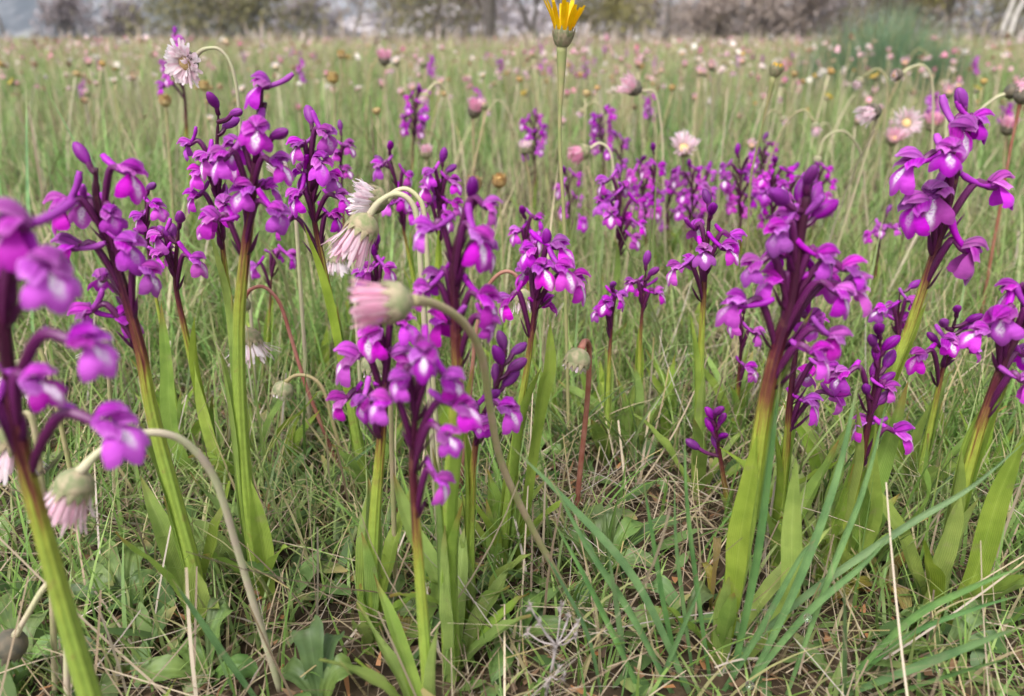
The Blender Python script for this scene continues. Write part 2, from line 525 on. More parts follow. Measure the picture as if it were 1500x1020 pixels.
def lip_piece(rs):
    """three-lobed lip, its side lobes folded back, white in the middle"""
    mb = MB(); vs, at_, fs = [], [], []
    nu, nv = 14, 10
    foldk = rs.uniform(0.95, 1.55); ln = rs.uniform(0.92, 1.12)
    for i in range(nv + 1):
        v = i / nv
        w = 1.5 + 6.6 * math.sin(min(1.0, v * 1.15) * 1.75) ** 1.1
        for j in range(nu + 1):
            u = j / nu * 2 - 1
            lobe = 1.0 + 0.09 * math.cos(u * 7.0) - 0.26 * abs(u) ** 3 - 0.10 * math.exp(-(abs(u) - 0.42) ** 2 / 0.006)
            th = u * 1.15 * foldk
            z = 0.6 - 9.6 * ln * v * lobe - 0.4 * math.cos(u * 5) * v
            x = 1.2 + 4.6 * math.sin(v * 1.9) - 0.7 * v - w * (1 - math.cos(th)) * 0.75 + 0.5 * math.exp(-(abs(u) - 0.55) ** 2 / 0.05) * v
            y = w * math.sin(th) / max(0.9, foldk)
            x += 0.18 * math.sin(u * 11 + v * 8)
            vs.append(Vector((x, y, z)) * MM); at_.append((u, v, 0))
    for i in range(nv):
        for j in range(nu):
            a = i * (nu + 1) + j
            fs.append((a, a + nu + 1, a + nu + 2, a + 1))
    mb.add(vs, fs, at_)
    return mb
def spur_piece(rs):
    mb = MB()
    u = rs.uniform(0.3, 1.2)
    pts = catmull([Vector((2.0, 0, 0.4)), Vector((-1.5, 0, 0.9)), Vector((-5.0, 0, 1.6 + u)), Vector((-8.6, 0, 2.8 + 2.6 * u)), Vector((-11.2, 0, 4.0 + 4.6 * u))], 4)
    pts = [p * MM for p in pts]
    tube(mb, pts, lambda t: (1.3 + 0.15 * t + 0.75 * max(0, t - 0.55)) * MM * (1.0 if t < 0.93 else 0.72), 8, flat=0.8)
    return mb
def bud_piece(rs):
    mb = MB()
    k = rs.uniform(0.85, 1.15)
    prof = [(0.5, -1.5), (1.5, -0.4), (2.3, 1.4), (2.55, 3.2), (2.1, 5.2), (1.3, 6.6), (0.3, 7.3)]
    lathe(mb, [(r * MM, z * MM * k) for r, z in prof], 10)
    mb.v = [(x * (1 + 0.12 * math.cos(3 * math.atan2(y, x))) + z * 0.12, y * 0.85, z) for x, y, z in mb.v]
    return mb

rs = random.Random(5)
HOODS = [hood_piece(rs).mesh('hood', M['petal']) for _ in range(4)]
SEP_L = [sepal_piece(rs, 1).mesh('sepal', M['petal']) for _ in range(4)]
SEP_R = [sepal_piece(rs, -1).mesh('sepal', M['petal']) for _ in range(4)]
LIPS = [lip_piece(rs).mesh('lip', M['lip']) for _ in range(5)]
SPURS = [spur_piece(rs).mesh('spur', M['spur']) for _ in range(4)]
BUDS = [bud_piece(rs).mesh('bud', M['bud']) for _ in range(3)]
def joined_flower(rs):
    """the whole flower head as one mesh, for plants too far away to show its pieces"""
    mats = ['petal', 'lip', 'spur']
    me = bpy.data.meshes.new('flower')
    V, F, A, I = [], [], [], []
    for mb, mi in ((hood_piece(rs), 0), (sepal_piece(rs, 1), 0), (sepal_piece(rs, -1), 0), (lip_piece(rs), 1), (spur_piece(rs), 2)):
        o = len(V)
        V += mb.v; A += mb.a; F += [tuple(i + o for i in f) for f in mb.f]; I += [mi] * len(mb.f)
    me.from_pydata(V, [], F)
    me.attributes.new('pat', 'FLOAT_VECTOR', 'POINT').data.foreach_set('vector', np.array(A, dtype=np.float32).ravel())
    for k in mats: me.materials.append(M[k])
    me.polygons.foreach_set('material_index', np.array(I, dtype=np.int32))
    me.polygons.foreach_set('use_smooth', np.ones(len(F), dtype=bool))
    return me
FLOWERS = [joined_flower(rs) for _ in range(6)]

def stem_at(path, z):
    for i in range(len(path) - 1):
        a, b = path[i], path[i + 1]
        if (a.z - z) * (b.z - z) <= 0 and abs(a.z - b.z) > 1e-7:
            return a.lerp(b, (a.z - z) / (a.z - b.z))
    return path[0].copy() if z > path[0].z else path[-1].copy()

def orchid(label, D, stem, heads=(), buds=(), scale=1.0, rad=3.6, purple=0.55, leaves=3, group='flowering orchids in the near turf', parts=True,
           lean=0.0, seed=None, basal=2, lw=11.0, sheath=True, xl=()):
    """stem: photo pixels from the tip down, on a plane D away; heads: (x, y, facing degrees: 0 looks at us, 90 to the right, 180 away)"""
    rr = random.Random(seed if seed is not None else zlib.crc32(label.encode()))
    P = [at(x, y, D + lean * (1 - i / max(1, len(stem) - 1))) for i, (x, y) in enumerate(stem)]
    d = (P[-1] - P[-2]).normalized()
    if d.z > -0.5: d = Vector((d.x * 0.4, 0, -1)).normalized()
    foot = P[-1] + d * (P[-1].z / -d.z) if P[-1].z > 0.004 else Vector((P[-1].x, P[-1].y, 0))
    foot.z = -0.004
    if P[-1].z > 0.03:
        P.append(P[-1].lerp(foot, 0.55) + Vector((rr.uniform(-1, 1), rr.uniform(-1, 1), 0)) * 0.001)
    P = [p for p in P if p.z > 0.003] + [foot]
    path = catmull(P, 8)
    base = Vector((foot.x, foot.y, 0))
    root = link('orchid', None, None, base)
    root.empty_display_size = 0.01
    tag(root, label, 'orchid', group)
    rel = [p - base for p in path]
    top = path[0].z
    rad *= 0.76
    low = min([at(h[0], h[1], D).z for h in heads] or [top * 0.6])
    low = min(low, top * 0.8)
    zm = max(0.03, low - (0.013 if parts else 0.03) - (1 - purple) * 0.03)                                # height at which green turns purple
    mb = MB()
    def vf(t, p):
        return max(0.0, min(1.0, 0.5 + (p.z - zm) / 0.085))
    tube(mb, rel[::-1], lambda t: (rad * (1.0 - 0.70 * t ** 1.1)) * MM * (1 if t < 0.97 else 0.7), 9 if parts else 6, vf)
    link('stem', mb.mesh('stem', M['stem']), root)
    for (hx, hy, ang) in [tuple(h) + (None,) if len(h) == 2 else h for h in heads]:
        H = at(hx, hy, D)
        z0 = max(0.02, H.z - (rr.uniform(12, 19) if parts else 10) * MM * scale)
        z0 = min(z0, top - 4 * MM)
        S = stem_at(path, z0)
        dx = H.x - S.x
        if ang is None:
            ang = math.copysign(rr.uniform(35, 95), dx) if abs(dx) > 0.003 else rr.uniform(-35, 35)
        if parts and abs(ang) < 50 and rr.random() < 0.55:      # many flowers stand behind the stem
            ang = math.copysign(rr.uniform(100, 150), ang if ang else rr.uniform(-1, 1))
        an = R(ang)
        want = abs(dx) / max(0.25, abs(math.sin(an)))
        rdist = min(max(want, 5 * MM), 17 * MM)
        H = H + Vector((0, -rdist * math.cos(an), 0))
        # keep the same place in view after moving it in depth
        kk = (H.y) / D
        H = Vector((H.x * kk, H.y, CAM_H + (H.z - CAM_H) * kk))
        out = Vector((math.sin(an), -math.cos(an), 0))
        q = Euler((rr.uniform(-0.25, 0.25), rr.uniform(-0.3, 0.35), math.atan2(out.y, out.x) + rr.uniform(-0.15, 0.15))).to_matrix().to_4x4()
        sc = scale * rr.uniform(0.62, 0.90)
        back = H + q.to_3x3() @ (Vector((-2.6, 0, 0.8)) * MM * sc)
        arch = max(S.z, back.z) + rr.uniform(1.5, 4.0) * MM * scale
        dirn = back - S
        pts = catmull([S, S + Vector((dirn.x * 0.25, dirn.y * 0.25, (arch - S.z) * 0.5)), S + Vector((dirn.x * 0.62, dirn.y * 0.62, (arch - S.z) * 0.95)),
                       back, H], 4)
        mb = MB()
        tube(mb, [p - S for p in pts], lambda t: (0.70 + 0.50 * math.sin(t * 2.6)) * MM * scale, 7, lambda t, p: t)
        if parts:
            bl = [S, S + Vector((dirn.x * 0.3, dirn.y * 0.3, 5 * MM)) + Vector((0, 0, -1.2 * MM)), S + Vector((dirn.x * 0.55, dirn.y * 0.55, (arch - S.z) * 0.55 - 1.5 * MM))]
            leaf(mb, [p - S for p in catmull(bl, 3)], 3.6 * MM, Vector((dirn.x, dirn.y, 0.01)) * -1, 0.5, cols=2)
            fl = link('flower', mb.mesh('flower', M['pedicel']), root, S - base)
            mt = Matrix.Translation(H - S) @ q @ Matrix.Scale(sc, 4)
            k = rr.randrange(4)
            for nm, me in (('hood', HOODS[k]), ('sepal', SEP_L[rr.randrange(4)]), ('sepal', SEP_R[rr.randrange(4)]), ('lip', LIPS[rr.randrange(5)]), ('spur', SPURS[rr.randrange(4)])):
                o = link(nm, me, fl)
                jig = Euler((rr.uniform(-.1, .1), rr.uniform(-.15, .15), rr.uniform(-.1, .1))).to_matrix().to_4x4()
                o.matrix_basis = mt @ jig
        else:
            fl = link('flower', FLOWERS[rr.randrange(6)], root)
            ml = Matrix.Translation(H - base) @ q @ Matrix.Scale(sc, 4)
            fl.matrix_basis = ml
            link('pedicel', mb.mesh('pedicel', M['pedicel']), fl).matrix_basis = ml.inverted() @ Matrix.Translation(S - base)
    for bd in buds:
        bx, by = bd[0], bd[1]
        H = at(bx, by, D + rr.uniform(-4, 3) * MM)
        S = stem_at(path, min(top, H.z - 4 * MM))
        dr = H - S
        mb = MB()
        tube(mb, catmull([Vector((0, 0, 0)), Vector((dr.x * 0.6, dr.y * 0.6, dr.z * 0.35)), dr], 4), lambda t: 1.1 * MM * scale, 6)
        o = link('bud', BUDS[rr.randrange(3)], root)
        tilt = Vector((dr.x * 0.8 + rr.uniform(-2, 2) * MM, dr.y, max(abs(dr.z) * 0.6, 3 * MM))).normalized()
        ml = Matrix.Translation(H - base) @ Vector((0, 0, 1)).rotation_difference(tilt).to_matrix().to_4x4() @ Matrix.Scale(scale * rr.uniform(0.75, 1.0), 4)
        o.matrix_basis = ml
        if (H - S).length > 3 * MM:
            k = link('pedicel', mb.mesh('pedicel', M['pedicel']), o)
            k.matrix_basis = ml.inverted() @ Matrix.Translation(S - base)
    # leaves: some clasp the stem, some spread from the foot
    for i in range(leaves if sheath else 0):
        z0 = top * (0.0 + 0.16 * i) * rr.uniform(0.8, 1.1)
        ln = top * rr.uniform(0.30, 0.46)
        ang = rr.uniform(0, 6.28)
        o2 = Vector((math.cos(ang), math.sin(ang), 0))
        pts = []
        for k in range(11):
            t = k / 10
            s = stem_at(path, min(top * 0.95, z0 + ln * t)) - base
            pts.append(s + o2 * ((rad * 0.9 + 0.6 + 9 * max(0, t - 0.45) ** 1.6) * MM))
        mb = MB()
        wd = rr.uniform(0.65, 0.95) * lw * MM
        leaf(mb, pts, wd, -o2, 0.95 - 0.2, cols=6, w=rr.random(), base_w=0.75)
        link('leaf', mb.mesh('leaf', M['oleaf']), root)
    for i in range(basal + (2 if parts else 0)):
        ang = rr.uniform(0, 6.28)
        o2 = Vector((math.cos(ang), math.sin(ang), 0))
        ln = rr.uniform(45, 75) * MM * (0.7 + 0.3 * scale)
        st = rr.uniform(1.0, 1.5)
        pts = [o2 * (2 * MM)]
        for k in range(1, 11):
            st2 = st - 0.07 * k * rr.uniform(0.3, 1.0)
            pts.append(pts[-1] + (o2 * math.cos(st2) + Vector((0, 0, math.sin(st2)))) * (ln / 10))
        mb = MB()
        leaf(mb, pts, lw * rr.uniform(0.6, 0.9) * MM, (Vector((0, 0, 1)) - o2 * 0.6), 0.5, cols=6, w=rr.random(), base_w=0.5, twist=rr.uniform(-.6, .6), wave=0.0006)
        link('leaf', mb.mesh('leaf', M['oleaf']), root)
    for (px, wd) in xl:                                    # leaves seen one by one; px from foot to tip
        ps = [at(x, y, D - 0.004) for x, y in px]
        if ps[0].z > 0.012:
            ps = [base.lerp(Vector((ps[0].x, ps[0].y, 0)), 0.4)] + ps
        ps[0].z = max(ps[0].z, -0.002)
        mb = MB()
        leaf(mb, [p - base for p in catmull(ps, 5)], wd * 0.85 * MM, Vector((rr.uniform(-.8, .8), -1, 0.5)), rr.uniform(0.35, 0.7), cols=6, w=rr.random(), base_w=0.6, wave=0.0005, twist=rr.uniform(-.5, .5))
        link('leaf', mb.mesh('leaf', M['oleaf']), root)
    return root

# ------------------------------------------------------------------ big numpy meshes for what nobody could count
def mass(name, V, F, A, mat, label, cat):
    me = bpy.data.meshes.new(name)
    V = V.reshape(-1, 3).astype(np.float32); F = F.reshape(-1, 4).astype(np.int32)
    me.vertices.add(len(V)); me.vertices.foreach_set('co', V.ravel())
    me.loops.add(F.size); me.loops.foreach_set('vertex_index', F.ravel())
    me.polygons.add(len(F)); me.polygons.foreach_set('loop_start', np.arange(0, F.size, 4, dtype=np.int32))
    me.polygons.foreach_set('use_smooth', np.ones(len(F), dtype=bool))
    me.attributes.new('pat', 'FLOAT_VECTOR', 'POINT').data.foreach_set('vector', A.reshape(-1, 3).astype(np.float32).ravel())
    me.materials.append(mat)
    me.update(calc_edges=True)
    if label is None:
        return me
    return tag(link(name, me), label, cat, kind='stuff')

def blade_arrays(base, az, length, width, lean0, curve, rows=5, w=None, twist=None, taper=1.0):
    """base (N,3); lean0: start angle from upright, curve: added along the blade"""
    N = len(base)
    t = np.linspace(0, 1, rows)
    ang = lean0[:, None] + curve[:, None] * t[None, :]
    seg = length[:, None] / (rows - 1)
    dh = np.sin(ang) * seg; dz = np.cos(ang) * seg
    h = np.concatenate([np.zeros((N, 1)), np.cumsum(dh[:, :-1], 1)], 1)
    z = np.concatenate([np.zeros((N, 1)), np.cumsum(dz[:, :-1], 1)], 1)
    cx = base[:, 0:1] + h * np.cos(az)[:, None]; cy = base[:, 1:2] + h * np.sin(az)[:, None]; cz = base[:, 2:3] + z
    tw = az + (math.pi / 2 if twist is None else 0)
    if twist is not None: tw = az + twist
    hw = (width / 2)[:, None] * np.clip(1.02 - t[None, :] ** 1.8 * taper, 0.06, 1)
    sx = np.cos(tw)[:, None] * hw; sy = np.sin(tw)[:, None] * hw
    V = np.stack([np.stack([cx - sx, cy - sy, cz], -1), np.stack([cx + sx, cy + sy, cz], -1)], 2)   # N,rows,2,3
    if w is None: w = RNG.random(N)
    A = np.zeros_like(V); A[..., 0] = np.array([-1, 1])[None, None, :]; A[..., 1] = t[None, :, None]; A[..., 2] = w[:, None, None]
    i = np.arange(N)[:, None] * rows * 2 + np.arange(rows - 1)[None, :] * 2
    F = np.stack([i, i + 1, i + 3, i + 2], -1)
    return V, F, A

def field_points(N, d0, d1, spread=0.95, power=1.0, extra=0.08):
    """points on the ground between distances d0 and d1, evenly thick over the wedge the camera could see"""
    a = RNG.random(N)
    D = np.sqrt(d0 ** 2 + (d1 ** 2 - d0 ** 2) * a ** power)
    X = (RNG.random(N) * 2 - 1) * (D * spread + extra)
    return np.stack([X, D, np.zeros(N)], -1)

def clumped(pts, scale, keep, seed=0):
    """thin the points into patches"""
    r = np.random.default_rng(seed)
    ph = r.random((6, 2)) * 6.28; fr = r.normal(size=(6, 2)) / scale
    v = sum(np.sin(pts[:, 0] * fr[k, 0] + pts[:, 1] * fr[k, 1] + ph[k, 0]) for k in range(6)) / 6
    return pts[RNG.random(len(pts)) < np.clip(keep + v * 1.1, 0.08, 1)]

# ------------------------------------------------------------------ ground
def ground():
    ys = [-3, -1, -0.3, 0.0, 0.15, 0.3, 0.5, 0.8, 1.2, 2, 3, 5, 8, 12, 20, 35, 60, 100, 200, 500, 900, 1500]
    us = np.linspace(-1, 1, 25)
    V, F = [], []
    for y in ys:
        wd = max(2.5, abs(y) * 1.6)
        for u in us:
            V.append((u * wd, y, 0.0))
    n = len(us)
    for i in range(len(ys) - 1):
        for k in range(n - 1):
            F.append((i * n + k, i * n + k + 1, (i + 1) * n + k + 1, (i + 1) * n + k))
    me = bpy.data.meshes.new('ground'); me.from_pydata(V, [], F); me.materials.append(M['soil'])
    o = link('ground', me); o['kind'] = 'structure'
ground()

def hill(name, D, prof, depth, mat, seed):
    """a ridge D metres off; prof: (pixel x, pixel y of the skyline)"""
    r = np.random.default_rng(seed)
    xs = np.linspace(prof[0][0], prof[-1][0], 90)
    sky = np.interp(xs, [p[0] for p in prof], [p[1] for p in prof])
    V, F = [], []
    rows = 14
    for i in range(rows):
        t = i / (rows - 1)
        for j, (x, y) in enumerate(zip(xs, sky)):
            X = ray(x, 55).x / ray(x, 55).y * D
            top = (55 - y) / FPX * D * 1.15 + CAM_H
            k = math.sin(t * math.pi / 2) ** 1.2
            bump = (math.sin(x * 0.021 + t * 5 + seed) + math.sin(x * 0.053 - t * 7)) * 0.035 * top * (t * (1.2 - t))
            V.append((X * (1 + t * depth / D), D + t * depth, max(-0.5, -0.5 + (top + 0.5) * k + bump)))
    n = len(xs)
    for i in range(rows - 1):
        for k in range(n - 1):
            F.append((i * n + k, i * n + k + 1, (i + 1) * n + k + 1, (i + 1) * n + k))
    me = bpy.data.meshes.new(name); me.from_pydata(V, [], F); me.materials.append(mat)
    me.polygons.foreach_set('use_smooth', np.ones(len(F), dtype=bool))
    link(name, me)['kind'] = 'structure'
def mat_hill(name, stops, scale):
    s = NT(name); mp = s.n('Mapping'); s.put(mp.inputs[0], s.pos())
    mp.inputs['Scale'].default_value = (1, 0.28, 1.0)
    n = s.noise(scale, 10, mp.outputs[0])
    return s.done(s.ramp(n, stops), 0.95, spec=0.1)
M['hill_blue'] = mat_hill('hill_scrub', [(0.40, (0.02, 0.025, 0.02)), (0.5, (0.08, 0.08, 0.075)), (0.60, (0.26, 0.25, 0.25))], 0.04)
M['hill_rose'] = mat_hill('hill_wood', [(0.40, (0.09, 0.07, 0.07)), (0.5, (0.22, 0.18, 0.185)), (0.6, (0.60, 0.54, 0.54))], 0.10)
hill('hill', 900, [(-900, -60), (-200, -140), (200, -120), (420, -70), (600, -40), (760, 5), (900, 45), (980, 56)], 500, M['hill_blue'], 3)
hill('hill', 420, [(380, 56), (460, 40), (560, 12), (700, -6), (830, 4), (960, 26), (1100, 36), (1300, 30), (1600, 22), (2400, 30)], 200, M['hill_rose'], 8)

def haze():
    s = NT('haze')
    p = s.n('VolumePrincipled')
    p.inputs['Color'].default_value = (0.74, 0.82, 1.0, 1)
    p.inputs['Density'].default_value = 0.00045
    p.inputs['Anisotropy'].default_value = 0.1
    s.t.links.new(p.outputs[0], s.out.inputs['Volume'])
    x0, x1, y0, y1, z0, z1 = -2700, 2700, -40, 1700, -2.0, 260
    V = [(x, y, z) for x in (x0, x1) for y in (y0, y1) for z in (z0, z1)]
    F = [(0, 1, 3, 2), (4, 6, 7, 5), (0, 4, 5, 1), (2, 3, 7, 6), (0, 2, 6, 4), (1, 5, 7, 3)]
    me = bpy.data.meshes.new('haze'); me.from_pydata(V, [], F); me.materials.append(s.m)
    tag(link('haze', me), 'thin blue haze in the air before the hills', 'haze', kind='stuff')
haze()

# ------------------------------------------------------------------ trees and shrubs along the far edge of the meadow
def tree(name, label, px, D, height, spread, fol, bark='bark', trunks=1, dens=900, leafsz=0.12, low=0.15, seed=1, cat='tree', rad=0.09):
    rr = random.Random(seed); r = np.random.default_rng(seed)
    b = gp(px, 56.5); b = Vector((ray(px, 55).x / ray(px, 55).y * D, D, 0))
    root = link(name, None, None, b); tag(root, label, cat, 'trees and shrubs along the meadow edge')
    mb = MB(); tips = []
    def grow(p, d, ln, rd, lvl):
        pts = [p]
        for k in range(4):
            d = (d + Vector((rr.uniform(-1, 1), rr.uniform(-1, 1), rr.uniform(-0.3, 0.6))) * 0.22).normalized()
            pts.append(pts[-1] + d * ln / 4)
        tube(mb, pts, lambda t: rd * (1 - 0.55 * t), 6 if lvl < 2 else 4, cap=False)
        if lvl >= 3:
            tips.extend(pts[1:]); return
        for k in range(3 if lvl < 2 else 4):
            a = rr.uniform(0, 6.28); q = rr.uniform(0.35, 0.95)
            side = Vector((math.cos(a), math.sin(a), 0.1))
            grow(pts[rr.choice((2, 3, 4, 4))], (d * math.cos(q) + side * math.sin(q) * spread).normalized(), ln * rr.uniform(0.5, 0.75), rd * 0.5, lvl + 1)
    for k in range(trunks):
        off = Vector((rr.uniform(-1, 1), rr.uniform(-1, 1), 0)) * (0.5 if trunks > 1 else 0) * min(1, height / 4)
        grow(off - Vector((0, 0, 0.05)), Vector((rr.uniform(-.25, .25), rr.uniform(-.2, .2), 1)).normalized(), height * 0.42, rad, 0)
    link('trunk', mb.mesh('trunk', M[bark]), root)
    tp = np.array([tuple(t) for t in tips])
    tp = tp[tp[:, 2] > low * height * 0.3]
    N = dens
    c = tp[r.integers(0, len(tp), N)] + r.normal(size=(N, 3)) * height * 0.05
    if cat == 'shrub':                                     # leafy to the ground, in uneven clumps
        nc = 26
        cc = r.normal(size=(nc, 3)) * np.array([0.42 * spread, 0.4, 0.0]) * height * 0.55
        cc[:, 2] = height * r.uniform(0.05, 0.85, nc) * np.clip(1.15 - np.abs(cc[:, 0]) / (height * 0.6 * spread), 0.2, 1)
        k = N * 3 // 4
        c[:k] = cc[r.integers(0, nc, k)] + r.normal(size=(k, 3)) * height * 0.15
    c[:, 2] = np.maximum(c[:, 2], 0.02)
    V, F, A = blade_arrays(c, r.random(N) * 6.28, leafsz * r.uniform(0.6, 1.6, N), leafsz * r.uniform(0.3, 0.8, N), r.uniform(0, 2.6, N), r.uniform(-.6, .6, N), 3)
    link('crown', mass('crown', V, F, A, M[fol], None, None), root)
def T(name, label, px, D, height, *a, **k):
    k['dens'] = int(k.get('dens', 900) * 1.3); k['leafsz'] = k.get('leafsz', .2) * 1.15
    tree(name, label, px, D, height * 1.8, *a, **k)
T('bare_tree', 'dark bluish bare tree at the far left edge of the meadow', 8, 48, 6.5, 0.7, 'fol_bare', seed=2, dens=900, leafsz=0.22)
T('olive_shrub', 'wide olive green shrub in front of the blue hill', 288, 44, 2.9, 1.4, 'fol_olive', trunks=4, seed=3, dens=3200, leafsz=0.2, cat='shrub', rad=0.05)
T('olive_shrub', 'small olive shrub beside the wide olive shrub', 392, 46, 2.2, 1.5, 'fol_olive', trunks=3, seed=4, dens=1900, leafsz=0.2, cat='shrub', rad=0.05)
T('bare_tree', 'grey purple leafless tree before the pale hillside', 515, 50, 6.0, 0.9, 'fol_bare', seed=5, dens=1600, leafsz=0.2, rad=0.12)
T('olive_shrub', 'olive shrub left of the forked dark trunk', 640, 45, 3.0, 1.2, 'fol_olive', trunks=3, seed=6, dens=2600, leafsz=0.2, cat='shrub', rad=0.05)
T('forked_tree', 'dark forked tree trunk behind the yellow flower', 722, 40, 7.5, 0.6, 'fol_olive', seed=7, dens=900, trunks=2, leafsz=0.2, rad=0.28)
T('olive_tree', 'olive brown tree right of the forked dark trunk', 790, 43, 5.0, 1.0, 'fol_olive', seed=8, dens=3000, trunks=2, leafsz=0.2, rad=0.16)
T('yellow_shrub', 'yellow green shrub right of the yellow flower', 882, 46, 2.2, 1.4, 'fol_yellow', trunks=3, seed=9, dens=1900, leafsz=0.18, cat='shrub', rad=0.04)
T('bare_tree', 'thin leafless tree against the white sky', 972, 44, 6.0, 0.9, 'fol_bare', seed=10, dens=700, leafsz=0.16, rad=0.14)
for i, (px, h) in enumerate(((1045, 1.7), (1110, 1.8), (1172, 1.9))):
    T('brown_shrub', 'brown leafless shrub of the low hedge, %s' % ('at its left end', 'in its middle', 'at its right end beside the green broom')[i], px, 47 + i, h, 1.6,
      'fol_brown', trunks=4, seed=20 + i, dens=2400, leafsz=0.2, cat='shrub', rad=0.04)
T('olive_tree', 'olive tree rising behind the green broom bush', 1245, 45, 4.6, 1.0, 'fol_olive', trunks=2, seed=12, dens=3600, leafsz=0.2, rad=0.12)
T('yellow_tree', 'yellow olive tree right of the green broom bush', 1400, 44, 3.4, 1.2, 'fol_yellow', trunks=3, seed=13, dens=3200, leafsz=0.2, rad=0.08)
T('brown_shrub', 'brown shrub between the two olive trees', 1320, 50, 2.4, 1.5, 'fol_brown', trunks=4, seed=14, dens=2400, leafsz=0.2, cat='shrub', rad=0.05)
T('pale_tree', 'tree with pale grey trunks at the far right', 1468, 40, 7.0, 0.5, 'fol_bare', 'bark_pale', trunks=3, seed=15, dens=700, leafsz=0.18, rad=0.13)
for i, (px, D, h, f) in enumerate(((110, 62, 2.0, 'fol_bare'), (190, 60, 1.6, 'fol_bare'), (455, 62, 2.2, 'fol_bare'), (580, 60, 3.4, 'fol_brown'), (690, 62, 3.0, 'fol_brown'),
                                   (850, 60, 3.2, 'fol_bare'), (930, 58, 2.4, 'fol_brown'), (1080, 62, 3.4, 'fol_bare'), (1500, 56, 3.0, 'fol_olive'), (340, 64, 2.6, 'fol_brown'), (760, 66, 3.6, 'fol_bare'), (1015, 66, 2.0, 'fol_brown'), (1210, 64, 2.6, 'fol_bare'), (1290, 62, 3.0, 'fol_olive'), (1360, 66, 2.6, 'fol_brown'), (1440, 64, 3.0, 'fol_brown'))):
    T('bare_shrub', ('low grey shrub at the foot of the blue hill, nearer the left edge', 'low grey shrub at the foot of the blue hill, left of the wide olive shrub',
      'grey shrub behind the small olive shrub', 'brown shrub behind the grey purple tree', 'brown thicket behind the forked trunk', 'grey shrub behind the yellow flower head',
      'brown shrub beside the thin leafless tree', 'tall grey shrub behind the low brown hedge', 'olive shrub at the right edge behind pale trunks', 'brown shrub between the wide and the small olive shrub', 'grey thicket between forked trunk and olive brown tree', 'low brown shrub right of the thin leafless tree', 'grey thicket at the left flank of the broom', 'olive thicket straight behind the broom', 'brown thicket at the right flank of the broom', 'brown thicket left of the pale trunks')[i], px, D, h, 1.5, f,
      trunks=4, seed=40 + i, dens=2200, leafsz=0.24, cat='shrub', rad=0.05)

# broom bush standing in the meadow
def broom():
    D = 3.2
    b = at(1300, 55, D); b.z = 0
    root = link('broom_bush', None, None, b); tag(root, 'blue green broom bush of upright twigs in the meadow', 'bush')
    N = 4000
    r = RNG
    q = r.random(N) ** 0.6; a = r.random(N) * 6.28
    base = np.stack([np.cos(a) * q * 0.29, np.sin(a) * q * 0.22, r.random(N) * 0.02], -1)
    ln = (0.35 - 0.15 * q) * r.uniform(0.4, 1.2, N)
    V, F, A = blade_arrays(base, a + r.normal(size=N) * 0.6, ln, r.uniform(2, 4.5, N) * MM, 0.08 + q * 0.7 * r.random(N), r.uniform(-0.2, 0.5, N), 5, taper=0.8)
    link('twigs', mass('twigs', V, F, A, M['broom'], None, None), root)
    mb = MB()
    for k in range(14):
        an = k * 2.4; e = Vector((math.cos(an) * 0.16, math.sin(an) * 0.12, 0.16))
        tube(mb, [Vector((e.x * .2, e.y * .2, -0.01)), e * 0.5, e], lambda t: 0.004 * (1 - 0.6 * t), 5)
    link('branches', mb.mesh('branches', M['bark']), root)
broom()

